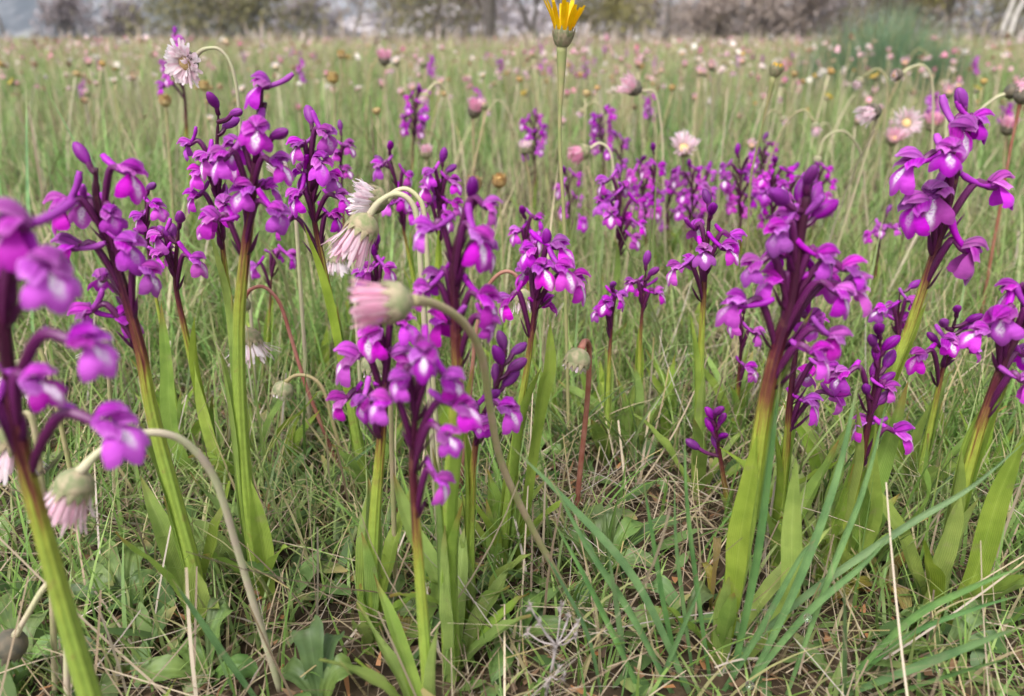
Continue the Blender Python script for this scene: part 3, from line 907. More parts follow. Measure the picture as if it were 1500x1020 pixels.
# ------------------------------------------------------------------ turf, meadow, straw
def turf():
    r = RNG
    # near turf
    p = clumped(field_points(66000, 0.10, 0.85, 0.85, 0.95, 0.28), 0.03, 0.7, 3)
    N = len(p)
    V, F, A = blade_arrays(p, r.random(N) * 6.28, r.gamma(4.0, 12, N).clip(12, 110) * np.clip((p[:, 1] - 0.10) * 4.2, 0.25, 1) * MM, r.uniform(0.7, 2.0, N) * MM, r.uniform(0.0, 0.8, N), r.uniform(0, 1.5, N), 7)
    mass('grass', V, F, A, M['grass'], 'short thin green grass between the orchids', 'grass')
    p = clumped(field_points(60000, 0.5, 3.2, 0.85, 1.25, 0.3), 0.1, 0.7, 4)
    N = len(p)
    V, F, A = blade_arrays(p, r.random(N) * 6.28, r.gamma(3.2, 24, N).clip(20, 190) * MM, r.uniform(1.2, 3.2, N) * MM, r.beta(1.3, 3, N) * 1.3, r.uniform(-0.2, 1.9, N), 7)
    mass('meadow_grass', V, F, A, M['fgrass'], 'green meadow grass behind the near orchids', 'grass')
    p = clumped(field_points(34000, 3.0, 14, 0.85, 1.2), 0.5, 0.7, 5)
    N = len(p)
    V, F, A = blade_arrays(p, r.random(N) * 6.28, r.gamma(3.2, 32, N).clip(30, 260) * MM, r.uniform(4, 11, N) * MM, r.beta(1.3, 3, N) * 1.2, r.uniform(-.2, 1.6, N), 5, w=r.random(N) ** 0.8)
    mass('meadow_grass', V, F, A, M['fgrass'], 'pale meadow grass in the middle distance', 'grass')
    p = clumped(field_points(26000, 13, 70, 0.85, 1.2), 2.5, 0.7, 6)
    N = len(p)
    V, F, A = blade_arrays(p, r.random(N) * 6.28, r.gamma(2.5, 70, N).clip(40, 520) * MM, r.uniform(20, 70, N) * MM, r.uniform(0, 0.7, N), r.uniform(0, 0.8, N), 3,
                           w=np.clip(r.random(N) * 0.42 + 0.58, 0, 1))
    mass('meadow_grass', V, F, A, M['fgrass'], 'brownish meadow grass reaching to the far trees', 'grass')
    # taller tussocks, thickest towards the left
    cx = field_points(260, 0.75, 5, 0.8, 1.2); cx = cx[RNG.random(260) < np.where(cx[:, 0] < 0, 1.0, 0.55)]
    k = RNG.integers(0, len(cx), 7000); N = len(k)
    p = cx[k] + np.stack([r.normal(size=N) * 0.028, r.normal(size=N) * 0.028, np.zeros(N)], -1) * (0.6 + 0.35 * cx[k][:, 1:2])
    hs = (0.7 + 0.7 * RNG.random(len(cx)))[k]
    V, F, A = blade_arrays(p, r.random(N) * 6.28, r.uniform(70, 165, N) * hs * MM, r.uniform(1.6, 3.4, N) * (0.7 + 0.3 * p[:, 1]) * MM, r.beta(1.3, 3, N) * 0.9, r.uniform(0, 1.3, N), 7, w=np.clip(RNG.random(len(cx))[k] * 0.6 + r.normal(size=N) * 0.1, 0, 1))
    mass('tussock_grass', V, F, A, M['fgrass'], 'taller tussocks of green grass standing in the meadow', 'grass')
    # dry standing stalks in the meadow
    p = field_points(5200, 0.6, 7, 0.85, 1.1)
    N = len(p)
    V, F, A = blade_arrays(p, r.random(N) * 6.28, r.uniform(90, 210, N) * MM, r.uniform(1.0, 2.4, N) * MM, r.beta(1.2, 3, N) * 1.1, r.uniform(-.3, 1.1, N), 7, w=r.random(N), taper=0.5)
    mass('dry_stalks', V, F, A, M['straw'], 'thin dry stalks standing in the meadow', 'dry grass')
    # straw lying about
    p = clumped(field_points(38000, 0.08, 0.95, 0.85, 0.9, 0.28), 0.04, 0.55, 9)
    N = len(p); p[:, 2] = r.random(N) ** 2 * 0.018 + 0.001
    V, F, A = blade_arrays(p, r.random(N) * 6.28, r.gamma(3, 18, N).clip(12, 130) * MM, r.gamma(3.0, 0.17, N).clip(0.25, 1.2) * MM, r.uniform(0.85, 1.65, N), r.uniform(-0.9, 1.0, N), 7, taper=0.4)
    V[..., 2] = np.maximum(V[..., 2], 0.0015 + 0.003 * RNG.random((N, 1, 1)))
    mass('straw', V, F, A, M['straw'], 'dry beige straw lying among the grass', 'straw')
    # upright thin dead stems
    p = field_points(420, 0.2, 0.7, 0.8)
    N = len(p)
    V, F, A = blade_arrays(p, r.random(N) * 6.28, r.uniform(30, 75, N) * MM, r.uniform(0.8, 1.5, N) * MM, r.uniform(0, 0.6, N), r.uniform(-.2, 0.5, N), 5, taper=0.3)
    mass('dead_stems', V, F, A, M['straw'], 'thin dead stems poking up from the turf', 'straw')
    # brown leaf litter
    p = field_points(24000, 0.06, 0.9, 0.85, 1.0, 0.28)
    N = len(p); p[:, 2] = r.random(N) * 0.006 + 0.0015
    V, F, A = blade_arrays(p, r.random(N) * 6.28, r.gamma(2.5, 2.6, N).clip(2, 15) * MM, r.uniform(0.8, 3.6, N) * MM, r.uniform(0.9, 1.7, N), r.uniform(-0.6, 0.3, N), 4)
    V[..., 2] = np.maximum(V[..., 2], 0.001)
    mass('leaf_litter', V, F, A, M['litter'], 'brown leaf litter on the soil', 'litter')
    # low round-leaved herbs
    p = clumped(field_points(17000, 0.08, 1.0, 0.85, 1.0, 0.28), 0.05, 0.5, 12)
    N = len(p); p[:, 2] = 0.002
    rows = 6
    V, F, A = blade_arrays(p, r.random(N) * 6.28, r.gamma(4, 4.2, N).clip(6, 42) * MM, r.uniform(3.5, 10, N) * MM, r.uniform(0.4, 1.3, N), r.uniform(0.1, 0.7, N), rows, taper=0.0)
    t = np.linspace(0, 1, rows); pr = np.array([0.15, 0.5, 0.95, 1.0, 0.75, 0.15])
    mid = V.mean(2, keepdims=True)
    V = mid + (V - mid) * pr[None, :, None, None]
    mass('ground_cover', V, F, A, M['cover'], 'small low green herb leaves between the grass', 'ground cover')
turf()
def drift():
    """the countless small flower and seed heads that blur together far out, and the brown scrub where the meadow ends"""
    r = RNG
    for nm, N, d0, d1, h0, h1, sz, mat, lab in (('far_blossom', 2300, 1.8, 14, 0.09, 0.24, 15, 'blossom', 'countless blurred pink and cream flower heads far out in the meadow'),
                                           ('far_seed_heads', 2000, 1.5, 12, 0.09, 0.24, 12, 'tan', 'countless blurred tan seed heads far out in the meadow')):
        p = clumped(field_points(N * 2, d0, d1, 0.8, 1.25), 0.7, 0.45, 31 + N); N = len(p)
        z = r.uniform(h0, h1, N)
        st = blade_arrays(p, r.random(N) * 6.28, z, np.full(N, 2.2 * MM), r.uniform(0, 0.12, N), np.zeros(N), 3, w=0.55 + 0.45 * r.random(N), taper=0.2)
        mass(nm + '_stalks', *st, M['straw'], lab.replace('heads', 'stalks'), 'stalks')
        tip = st[0][:, -1].mean(1)
        P = np.repeat(tip, 9, 0); K = len(P)
        w = np.repeat(r.random(N), 9)
        hd = blade_arrays(P, r.random(K) * 6.28, r.uniform(0.6, 1.1, K) * sz * MM, r.uniform(0.5, 0.9, K) * sz * MM, r.uniform(0, 1.6, K), r.uniform(-.5, .8, K), 3, w=w, taper=0.5)
        mass(nm, *hd, M[mat], lab, 'flowers')
    N = 9000
    p = clumped(field_points(N, 24, 75, 0.85, 1.3), 4.0, 0.5, 21); N = len(p)
    V, F, A = blade_arrays(p, r.random(N) * 6.28, r.gamma(2.2, 0.16, N).clip(0.1, 1.0), r.uniform(0.05, 0.14, N), r.uniform(0, 0.6, N), r.uniform(0, 0.8, N), 4)
    mass('scrub', V, F, A, M['fol_brown'], 'low brown scrub along the far end of the meadow', 'scrub')
M['blossom'] = mat_grass('blossom', [(0, (0.70, 0.30, 0.42)), (0.35, (0.74, 0.48, 0.54)), (0.7, (0.74, 0.62, 0.60)), (1, (0.78, 0.74, 0.68))], 0.3, 0.7)
M['tan'] = mat_grass('tan_heads', [(0, (0.30, 0.19, 0.12)), (0.5, (0.44, 0.31, 0.22)), (1, (0.52, 0.40, 0.30))], 0.2, 0.8)
drift()

# ------------------------------------------------------------------ orchids
def zone(x, D):
    a = 'left of bowed white daisy' if x < 260 else 'right of bowed white daisy' if x < 620 else 'around yellow hawkbit' if x < 900 else 'left of broom bush' if x < 1190 else 'around broom bush' if x < 1410 else 'at right edge'
    return ('nearer meadow, ' if D < 2.2 else 'middle meadow, ' if D < 5 else 'far meadow, ') + a
O = orchid
O('large blurred orchid closest to the lens at the left edge, with open flowers', 0.165, [(2, 330), (4, 420), (12, 540), (34, 670), (66, 790), (108, 940), (134, 1030)],
  [(22, 335, -60), (66, 395, 60), (126, 505, 75), (162, 625, 80), (52, 560, 70), (-30, 440, -80), (-20, 610, -60)], scale=1.22, rad=5.2, purple=0.86, leaves=1, basal=1)
O('tall leaning orchid just behind the blurred one at the left', 0.262, [(140, 246), (143, 300), (165, 370), (186, 440), (206, 515), (224, 610), (258, 740), (286, 850), (290, 920)],
  [(188, 256, 70), (92, 305, -60), (122, 300, -15), (163, 315, 40), (188, 360, 55), (214, 400, 75), (128, 460, -80), (180, 465, 40), (105, 365, -70), (150, 410, -30)], [(128, 236)], scale=1.05, rad=5.2, lw=14, purple=0.8, leaves=2, xl=[([(300,930),(290,870),(284,825)],15)])
O('thin orchid with few flowers between two tall ones at the left', 0.40, [(213, 280), (214, 330), (222, 400), (235, 470)], [(230, 304, 70), (205, 320, -60), (225, 345, 30)], [(217, 276)], rad=2.0, purple=0.8, leaves=1)
O('short orchid with dark curled buds right of the tall leaning orchid', 0.36, [(262, 330), (257, 410), (270, 480), (290, 570), (316, 680)],
  [(232, 350, -60), (287, 382, 80), (232, 376, -40), (245, 372, 10)], [(263, 324), (255, 345), (246, 345)], scale=1.0, rad=3.6, purple=0.8, leaves=3, lw=12, xl=[([(255,640),(246,540),(236,440)],11),([(330,700),(304,620),(284,530)],12)])
O('orchid standing close behind the tallest one, stem purple brown', 0.37, [(320, 165), (318, 215), (320, 290), (327, 370), (338, 455), (348, 560)],
  [(276, 214, -80), (300, 235, -30), (285, 290, -70), (305, 325, -20), (340, 240, 40), (330, 300, 25), (290, 255, -50)], [(317, 155), (340, 167), (330, 185)], scale=1.05, rad=3.2, purple=0.75)
O('tallest orchid of the left group with a long bright green lower stem', 0.285, [(388, 150), (376, 230), (367, 310), (356, 400), (350, 480), (352, 600), (360, 720), (372, 800)],
  [(384, 128, -60), (378, 190, 0), (325, 235, -50), (408, 242, 70), (358, 280, -20), (312, 322, -80), (405, 312, 60), (345, 215, -30), (395, 275, 45)], [(400, 200)], scale=0.98, rad=5.4, lw=14, purple=0.9, leaves=2, xl=[([(392,880),(384,800),(366,700)],13)])
O('orchid right of the tallest one, purple stem turning yellow green', 0.36, [(458, 185), (454, 250), (460, 320), (476, 400), (494, 490), (508, 560)],
  [(476, 198, 55), (438, 215, -60), (488, 262, 75), (412, 332, -80), (490, 320, 80), (470, 240, 30), (435, 290, -50), (446, 255, -25), (500, 290, 70)], [(456, 178)], scale=1.05, rad=3.8, purple=0.78)
O('narrow orchid half hidden behind purple yellow stem', 0.55, [(500, 190), (500, 240), (502, 300), (508, 380)], [(510, 215, 60), (492, 225, -50), (508, 250, 40)], [(499, 190)], rad=2.2, purple=0.7, parts=False)
O('upright orchid with green foot behind the peach coloured daisy', 0.52, [(570, 225), (580, 265), (590, 330), (602, 390), (612, 440)],
  [(555, 245, -70), (598, 258, 70), (592, 290, 40), (570, 300, -50), (600, 310, 70)], [(571, 218), (560, 238)], scale=1.05, rad=2.7, purple=0.7)
O('dense orchid just above the large central one', 0.50, [(648, 240), (646, 290), (644, 340), (642, 400)],
  [(625, 275, -70), (665, 268, 60), (642, 290, 0), (668, 300, 70), (620, 305, -60), (655, 320, 20), (630, 255, -40)], [(648, 235), (655, 250)], scale=1.1, rad=2.6, purple=0.6)
O('large central orchid with thick dark stem and yellow green foot', 0.235, [(700, 290), (684, 320), (666, 380), (667, 470), (670, 545), (665, 640), (656, 790), (661, 960)],
  [(716, 305, 80), (625, 338, -75), (714, 366, 75), (638, 408, -45), (716, 474, 65), (648, 472, -20), (620, 425, -70), (700, 350, 40), (712, 440, 70)],
  [(690, 285)], scale=0.98, rad=5.2, lw=13, purple=0.85, leaves=3, xl=[([(664,1000),(662,900),(652,770)],12)])
O('orchid with pale green stem below the large pink daisy', 0.25, [(572, 465), (569, 510), (564, 570), (558, 650), (548, 780), (541, 940)],
  [(515, 524, -75), (586, 520, 70), (590, 475, 60), (545, 490, -30), (530, 590, -15), (500, 588, -70), (575, 560, 20)], [(572, 460)], scale=1.08, rad=4.4, lw=13, purple=0.86, leaves=2, xl=[([(640,860),(600,770),(575,690)],10),([(545,960),(535,900),(528,855)],8)])
O('blurred orchid in front of the central group with one flower hanging low', 0.20, [(628, 540), (612, 580), (605, 670), (610, 770), (618, 880), (628, 1010)],
  [(660, 556, 65), (676, 596, 75), (646, 706, 60), (622, 520, 0), (560, 590, -60), (655, 640, 50), (588, 555, -40)], scale=0.98, rad=3.6, lw=10, purple=0.9, leaves=1)
O('slim orchid with closed buds beside the big nodding daisy stem', 0.262, [(742, 512), (730, 560), (708, 610), (697, 650), (690, 740), (690, 880)],
  [(742, 600, 60), (708, 620, -30), (690, 600, -60)], [(738, 508), (752, 516), (734, 530), (748, 540), (726, 555), (740, 562), (718, 582)], scale=0.95, rad=3.0, lw=11, purple=0.82)
O('bushy orchid with two broad green leaves at centre, stem leaning', 0.30, [(797, 365), (793, 392), (784, 450), (771, 545), (757, 630), (742, 760), (735, 870)],
  [(818, 364, 70), (844, 412, 80), (742, 442, -75), (800, 445, 10), (775, 368, -50), (795, 395, 20), (770, 400, -30), (825, 395, 45)], [(800, 357)], scale=1.05, rad=3.4, lw=14, purple=0.82, basal=3, xl=[([(738,900),(728,830),(712,730)],14),([(745,900),(742,850),(728,765)],12),([(790,600),(804,540),(806,470)],9)])
O('smaller orchid behind the bushy central one', 0.48, [(770, 315), (769, 350), (772, 400), (775, 450)], [(788, 322, 80), (756, 342, -60), (770, 360, 10), (785, 350, 50)], [(766, 312)], rad=2.2, purple=0.7)
O('little orchid with three flowers, left of a pair', 0.40, [(900, 418), (897, 460), (893, 520), (890, 600)], [(876, 456, -80), (908, 436, 60), (888, 445, -40)], [(896, 420)], scale=0.95, rad=2.5, purple=0.85, lw=10)
O('little orchid with curled bud on top, right of a pair', 0.41, [(946, 395), (942, 440), (938, 500), (935, 600)], [(924, 416, -70), (964, 430, 85), (940, 420, -20)], [(946, 386), (952, 402)], scale=1.0, rad=2.6, purple=0.85, lw=11)
O('branching orchid above the little pair', 0.56, [(908, 262), (907, 310), (907, 360), (902, 420)], [(890, 290, -60), (897, 315, -20), (937, 300, 80), (938, 330, 60), (930, 350, 40), (885, 268, -70), (915, 275, 20), (880, 300, -80), (918, 322, 20)],
  [(908, 252)], scale=1.15, rad=2.6, purple=0.6)
O('thin dark orchid right of the branching one', 0.72, [(958, 225), (958, 270), (957, 330)], [(945, 250, -60), (968, 245, 60), (970, 285, 70), (950, 290, -40), (962, 310, 20)], [(957, 220)], scale=1.1, rad=2.4, purple=0.6, parts=False)
O('slender orchid with pale flower facing us, right of centre', 0.36, [(1040, 300), (1037, 345), (1031, 430), (1027, 510), (1025, 620)],
  [(1020, 336, 5), (990, 394, -70), (1064, 366, 60), (1075, 350, 80), (1010, 385, -40), (1030, 370, -10)], [(1038, 296), (1042, 312)], scale=1.0, rad=3.6, purple=0.8, lw=12)
O('small dark orchid in tight bud low beside the slender one', 0.33, [(1047, 612), (1052, 650), (1058, 690)], [], [(1044, 612), (1054, 620), (1043, 630), (1055, 640), (1048, 606), (1022, 656), (1050, 655)], scale=0.95, rad=2.6, purple=0.5, leaves=2, lw=9)
O('massive orchid crowded with flowers, right of centre', 0.245, [(1188, 262), (1178, 310), (1170, 360), (1160, 440), (1140, 505), (1122, 585), (1098, 740), (1072, 870)],
  [(1140, 340, -60), (1104, 390, -75), (1078, 448, -80), (1136, 412, -25), (1142, 375, -120), (1206, 378, 70), (1160, 325, -110), (1244, 395, 75), (1230, 432, 60), (1188, 470, 130), (1222, 495, 65), (1198, 520, 60),
   (1250, 425, 85), (1208, 410, 120)], [(1182, 268), (1150, 295), (1190, 295), (1170, 290), (1195, 315)], scale=1.12, rad=6.2, lw=13, purple=0.82, leaves=3, xl=[([(1075,870),(1084,790),(1098,710),(1110,635)],12),([(1056,980),(1062,910),(1068,845)],12),([(1152,880),(1160,770),(1166,670)],11)])
O('orchid with dark stem close behind the massive one', 0.30, [(1172, 440), (1166, 510), (1158, 580), (1150, 680)], [(1186, 592, 60), (1200, 470, 40), (1226, 582, 80), (1215, 540, 60), (1182, 550, 20)], [(1172, 436)], scale=0.95, rad=3.4, purple=0.9, lw=12)
O('low orchid peeping out left below the massive one', 0.42, [(1090, 455), (1086, 500), (1082, 560)], [(1108, 490, 70), (1075, 470, -60), (1098, 540, 50)], [(1090, 450)], rad=2.4, purple=0.8)
O('withering orchid with folded flowers behind the blue green blades', 0.29, [(1290, 490), (1286, 540), (1276, 600), (1266, 650)], [(1234, 552, -75), (1318, 634, 80), (1266, 622, -40), (1302, 570, 60)],
  [(1288, 486), (1280, 505), (1296, 510), (1284, 525), (1298, 535), (1278, 548), (1290, 560), (1270, 575), (1285, 590)], scale=1.0, rad=3.4, purple=0.7, lw=11, xl=[([(1180,900),(1214,790),(1250,680)],12),([(1280,760),(1275,690),(1283,620)],9)])
O('tall orchid leaning right with flowers spread wide, at the right', 0.30, [(1412, 165), (1408, 215), (1396, 275), (1374, 355), (1350, 430), (1325, 500), (1300, 560), (1268, 650)],
  [(1432, 180, 70), (1388, 225, -10), (1336, 242, -80), (1345, 302, -70), (1460, 275, 80), (1418, 370, 60), (1405, 190, 30), (1370, 290, -40)], [(1412, 155)], scale=1.25, rad=4.6, lw=14, purple=0.82, xl=[([(1240,800),(1290,680),(1330,560)],14),([(1350,740),(1352,690),(1360,635)],10)])
O('little orchid behind the leaning stem, its flowers level', 0.43, [(1318, 430), (1316, 460), (1314, 520)], [(1290, 455, -80), (1332, 442, 60), (1305, 450, -30), (1322, 470, 30)], [(1334, 420)], rad=2.4, purple=0.85)
O('orchid with round buds near the right edge', 0.35, [(1402, 460), (1392, 495), (1379, 550), (1366, 610)], [(1346, 522, -75), (1424, 510, 80), (1390, 500, 20)], [(1402, 456), (1418, 470), (1384, 476), (1372, 500), (1410, 480)], rad=3.0, purple=0.8, lw=11)
O('orchid cut by the right edge, stem curving left to its foot', 0.265, [(1505, 410), (1496, 480), (1474, 520), (1452, 580), (1432, 640), (1396, 770), (1372, 880)],
  [(1482, 428, -40), (1436, 488, -75), (1500, 520, 20), (1515, 460, 60), (1470, 465, -50), (1505, 560, 60)], scale=1.1, rad=4.6, lw=15, purple=0.86, xl=[([(1345,920),(1378,810),(1408,725)],15),([(1425,850),(1462,730),(1505,630)],15)])
O('distant thin orchid left of the leaning orchid', 0.62, [(1300, 312), (1292, 335), (1286, 375)], [(1272, 345, -70), (1312, 335, 60), (1288, 335, -10)], [(1300, 310)], rad=2.0, purple=0.7, parts=False)
O('blurred orchid peeping from behind the white nodding daisy', 0.85, [(255, 50), (262, 90), (270, 140), (274, 200)], [(262, 62, 40), (240, 95, -50), (238, 128, -60), (245, 115, -20)], [(256, 48)], scale=1.3, rad=4.0, purple=0.6, parts=False)
O('loose flowered low orchid under the left group', 0.50, [(402, 372), (398, 400), (396, 440)], [(372, 392, -70), (425, 375, 80), (405, 372, 20)], rad=1.9, purple=0.8)
O('faint bud orchid below the pink daisy brush', 0.42, [(552, 360), (553, 400), (556, 470)], [(540, 395, -60), (568, 395, 60), (530, 405, -70)], [(552, 356), (548, 372)], rad=2.2, purple=0.8)
MID = [(612, 130, 0.95, 9, 'orchid standing alone above the central group'), (783, 165, 1.0, 8, 'orchid beside the yellow flower stem'), (884, 158, 1.05, 8, 'orchid above the pink bowed daisy'),
       (905, 200, 0.9, 5, 'orchid with white flecked flowers under the bowed stems'), (828, 250, 0.8, 4, 'short orchid crossed by the yellow flower stem'), (1010, 240, 0.75, 7, 'orchid at the left of the far right cluster'),
       (1082, 225, 0.72, 9, 'dark orchid in the middle of the far right cluster'), (1120, 205, 0.85, 9, 'tallest orchid of the far right cluster'), (1135, 240, 0.66, 9, 'wide orchid of the far right cluster'),
       (1200, 240, 0.8, 8, 'orchid at the right of the far right cluster'), (1365, 135, 1.5, 8, 'far orchid below the broom bush'), (938, 235, 0.8, 7, 'orchid between the branching one and the thin dark one'),
       (1160, 250, 0.75, 7, 'orchid directly behind the massive one'), (985, 250, 0.8, 6, 'orchid just right of the thin dark one'), (1035, 245, 0.8, 6, 'orchid behind the slender one')]
for i, (x, y, D, n, lab) in enumerate(MID):
    rr = random.Random(100 + i)
    hs = 0.0145 / D * FPX
    H = 62 / D * 0.9
    x2 = x + rr.uniform(-6, 6)
    heads = []
    n = max(5, n)
    for k in range(n):
        f = k / max(1, n - 1)
        sgn = -1 if k % 2 else 1
        heads.append((x + (x2 - x) * f + sgn * rr.uniform(0.4, 1.3) * hs * 0.8, y + hs * 0.5 + f * H * 0.95, sgn * rr.uniform(10, 95)))
    O(lab, D, [(x, y), (x2, y + H * 0.5), (x2 + rr.uniform(-5, 5), y + H * 1.2)], heads, [(x + rr.uniform(-3, 3), y + rr.uniform(-3, 4))], scale=1.22, rad=2.6, purple=0.6, parts=False, leaves=2,
      group='orchids in the middle distance')
for i in range(34):
    rr = random.Random(300 + i)
    D = rr.uniform(1.3, 6.5)
    x = rr.uniform(-60, 1560) if i % 3 else rr.uniform(700, 960)
    zt = rr.uniform(0.13, 0.21)
    ytop = 510 + FPX * math.tan(math.atan2(CAM_H - zt, D) - PITCH)
    hs = 0.0145 / D * FPX; H = 62 / D * 0.9
    heads = [(x + rr.choice((-1, 1)) * rr.uniform(0.2, 0.9) * hs * 0.75, ytop + hs * 0.4 + k / 7 * H, rr.uniform(-100, 100)) for k in range(7)]
    O('small blurred purple orchid in the ' + zone(x, D), D, [(x, ytop), (x, ytop + H * 0.5), (x + rr.uniform(-3, 3), ytop + H * 1.3)], heads, scale=1.15, rad=2.6, purple=0.6, parts=False, leaves=1, basal=0, seed=900 + i,
      group='distant orchids')

# ------------------------------------------------------------------ daisies
def view_dir(ax, ay, az):
    """right, up, towards us"""
    return Vector((ax, -az, ay)).normalized()

def head_frame(axis):
    return Vector((0, 0, 1)).rotation_difference(axis).to_matrix()

def daisy_head(axis, size, op, pink, rr, petals=36, plen=8.5, layers=2, pw=1.0):
    """three meshes: calyx, petals, disc, the neck at the origin"""
    q = head_frame(axis); S = size * MM
    cal = MB()
    lathe(cal, [(0.9 * S, -0.4 * S), (2.6 * S, 0.5 * S), (4.0 * S, 2.0 * S), (4.5 * S, 3.8 * S), (4.0 * S, 5.0 * S)], 14)
    cal.v = [tuple(q @ Vector(v)) for v in cal.v]
    for k in range(13):
        a = k / 13 * 6.283 + rr.uniform(-.1, .1)
        rd = Vector((math.cos(a), math.sin(a), 0))
        sp = 0.35 + 0.9 * op * 0.5
        pts = [rd * 1.4 * S + Vector((0, 0, 0.2 * S)), rd * 3.4 * S + Vector((0, 0, 1.9 * S)), rd * (4.1 + sp) * S + Vector((0, 0, 4.2 * S)), rd * (3.8 + 2.2 * sp) * S + Vector((0, 0, rr.uniform(5.6, 7.2) * S))]
        leaf(cal, [q @ p for p in catmull(pts, 3)], 2.3 * S, q @ rd, -0.3, cols=2, w=rr.random(), base_w=0.6)
    pet = MB()
    for lay in range(layers if petals else 0):
        n = petals
        for k in range(n):
            a = (k + 0.5 * lay) / n * 6.283 + rr.uniform(-.12, .12)
            rd = Vector((math.cos(a), math.sin(a), 0))
            o = op * rr.uniform(0.55, 1.35) + rr.uniform(-.14, .14) - 0.16 * lay
            ln = plen * rr.uniform(0.65, 1.15) * S
            p0 = rd * max(0.2, 3.9 - 1.0 * lay) * S + Vector((0, 0, 4.3 * S))
            d1 = rd * math.sin(o * 0.7) + Vector((0, 0, math.cos(o * 0.7)))
            d2 = rd * math.sin(o * 1.15) + Vector((0, 0, math.cos(o * 1.15)))
            pts = [p0, p0 + d1 * ln * 0.4, p0 + d1 * ln * 0.4 + d2 * ln * 0.35, p0 + d1 * ln * 0.4 + d2 * ln * 0.6 + rd * rr.uniform(-.6, .6) * S]
            leaf(pet, [q @ p for p in catmull(pts, 2)], 0.95 * pw * S * rr.uniform(0.7, 1.2), q @ (Vector((0, 0, 1)) * math.sin(o + .2) - rd * math.cos(o + .2)), 0.25, cols=2,
                 prof=lambda t: 0.45 + 0.55 * math.sin(min(1, t * 1.5) * 1.57) - 0.55 * max(0, t - 0.85) / 0.15, w=min(1, max(0, pink + rr.uniform(-.25, .25))))
    dis = MB()
    lathe(dis, [(3.1 * S, 4.3 * S), (2.7 * S, 5.6 * S), (1.6 * S, 6.3 * S), (0.3 * S, 6.6 * S)], 12)
    dis.v = [tuple(q @ Vector(v)) for v in dis.v]
    return cal, pet, dis

def stem_foot(P, rr):
    d = (P[-1] - P[-2]).normalized()
    if d.z > -0.75: d = Vector((d.x * 0.35, d.y * 0.35, -1)).normalized()
    return P[-1] + d * ((P[-1].z + 0.003) / -d.z)

def daisy(label, D, stem, axis, size=1.0, op=0.4, pink=0.4, stem_mat='dstem', cal='calyx', petals=36, plen=8.5, D1=None, rad=1.15, group='nodding daisies among the near orchids', petal_mat='ray', name='daisy', cat='daisy', layers=2, pw=1.0):
    rr = random.Random(zlib.crc32(label.encode()))
    D1 = D1 or D
    P = [at(x, y, D + (D1 - D) * i / (len(stem) - 1)) for i, (x, y) in enumerate(stem)]
    foot = stem_foot(P, rr) if P[-1].z > 0.004 else Vector((P[-1].x, P[-1].y, -0.003))
    base = Vector((foot.x, foot.y, 0))
    P = [p for p in P if p.z > 0.004] + [foot]
    root = link(name, None, None, base); tag(root, label, cat, group)
    mb = MB()
    path = catmull(P, 6)
    tube(mb, [p - base for p in path], lambda t: 0.85 * rad * (1.0 + 0.25 * t + 0.5 * max(0, 0.05 - t) / 0.05) * MM, 7)
    # soft hairs on the stalk
    for k in range(90):
        i = rr.randrange(1, max(2, int(len(path) * 0.7)))
        a = rr.uniform(0, 6.28)
        p = path[i].lerp(path[i - 1], rr.random()) - base
        dd = Vector((math.cos(a), math.sin(a), rr.uniform(-.6, .6))).normalized()
        leaf(mb, [p, p + dd * rad * 1.4 * MM, p + dd * (rad + rr.uniform(0.4, 0.9)) * MM], 0.12 * MM, dd.orthogonal(), 0, cols=1)
    link('stem', mb.mesh('stem', M[stem_mat]), root)
    c, p, d = daisy_head(view_dir(*axis), size * 1.38, op, pink, rr, petals, plen, layers, pw)
    nk = P[0] - base
    link('calyx', c.mesh('calyx', M[cal]), root, nk)
    if petals:
        link('petals', p.mesh('petals', M[petal_mat]), root, nk)
        link('disc', d.mesh('disc', M['disc']), root, nk)
    return root

daisy('white daisy with rosy centre bowed over at the upper left', 0.46, [(284, 88), (293, 76), (306, 71), (322, 73), (337, 92), (346, 125), (351, 175), (356, 260)], (-0.35, -0.2, 0.9), 1.05, 1.15, 0.12, 'dstem_pale', 'calyx_dark', 40, 6.0, layers=3, pw=1.6)
daisy('peach withered daisy head hooked over beside the pink brush', 0.345, [(566, 296), (578, 282), (594, 277), (610, 287), (620, 306), (624, 350), (628, 430)], (-1, 0.25, 0.35), 1.05, 0.35, 0.05, 'dstem_pale', 'calyx', 44, 6.5, rad=1.3)
daisy('pink and white brush shaped daisy hanging over its hooked stem', 0.30, [(541, 316), (556, 296), (580, 284), (602, 296), (612, 330), (618, 420)], (-0.5, -0.85, 0.25), 1.08, 0.28, 0.42, 'dstem_pale', 'calyx', 44, 9.5, rad=1.3)
daisy('large pink daisy pointing left in front, on long arching stem', 0.195, [(602, 440), (640, 447), (680, 474), (706, 525), (718, 600), (735, 680), (772, 760), (816, 842)], (-1, 0.0, 0.35), 0.95, 0.16, 0.68, 'dstem', 'calyx', 44, 7.5, D1=0.275, rad=1.5)
daisy('pale pink daisy hanging beneath a long green arch at lower left', 0.195, [(116, 692), (148, 660), (190, 638), (240, 635), (280, 655), (316, 705), (346, 800), (376, 900), (412, 1015)], (-0.45, -0.9, 0.1), 0.9, 0.3, 0.35, 'dstem_pale', 'calyx', 40, 9.5, D1=0.228, rad=1.35)
daisy('small white daisy hanging left of the pink brush daisy', 0.43, [(492, 364), (500, 354), (511, 360), (518, 400), (522, 470)], (0, -1, 0.15), 1.0, 0.3, 0.05, 'dstem_pale', 'calyx', 32, 7)
daisy('white skirted daisy hanging behind the tallest orchid stem', 0.40, [(362, 482), (352, 476), (343, 490), (340, 560), (338, 620)], (0.1, -1, 0.1), 1.15, 0.65, 0.15, 'dstem_pale', 'calyx', 36, 8)
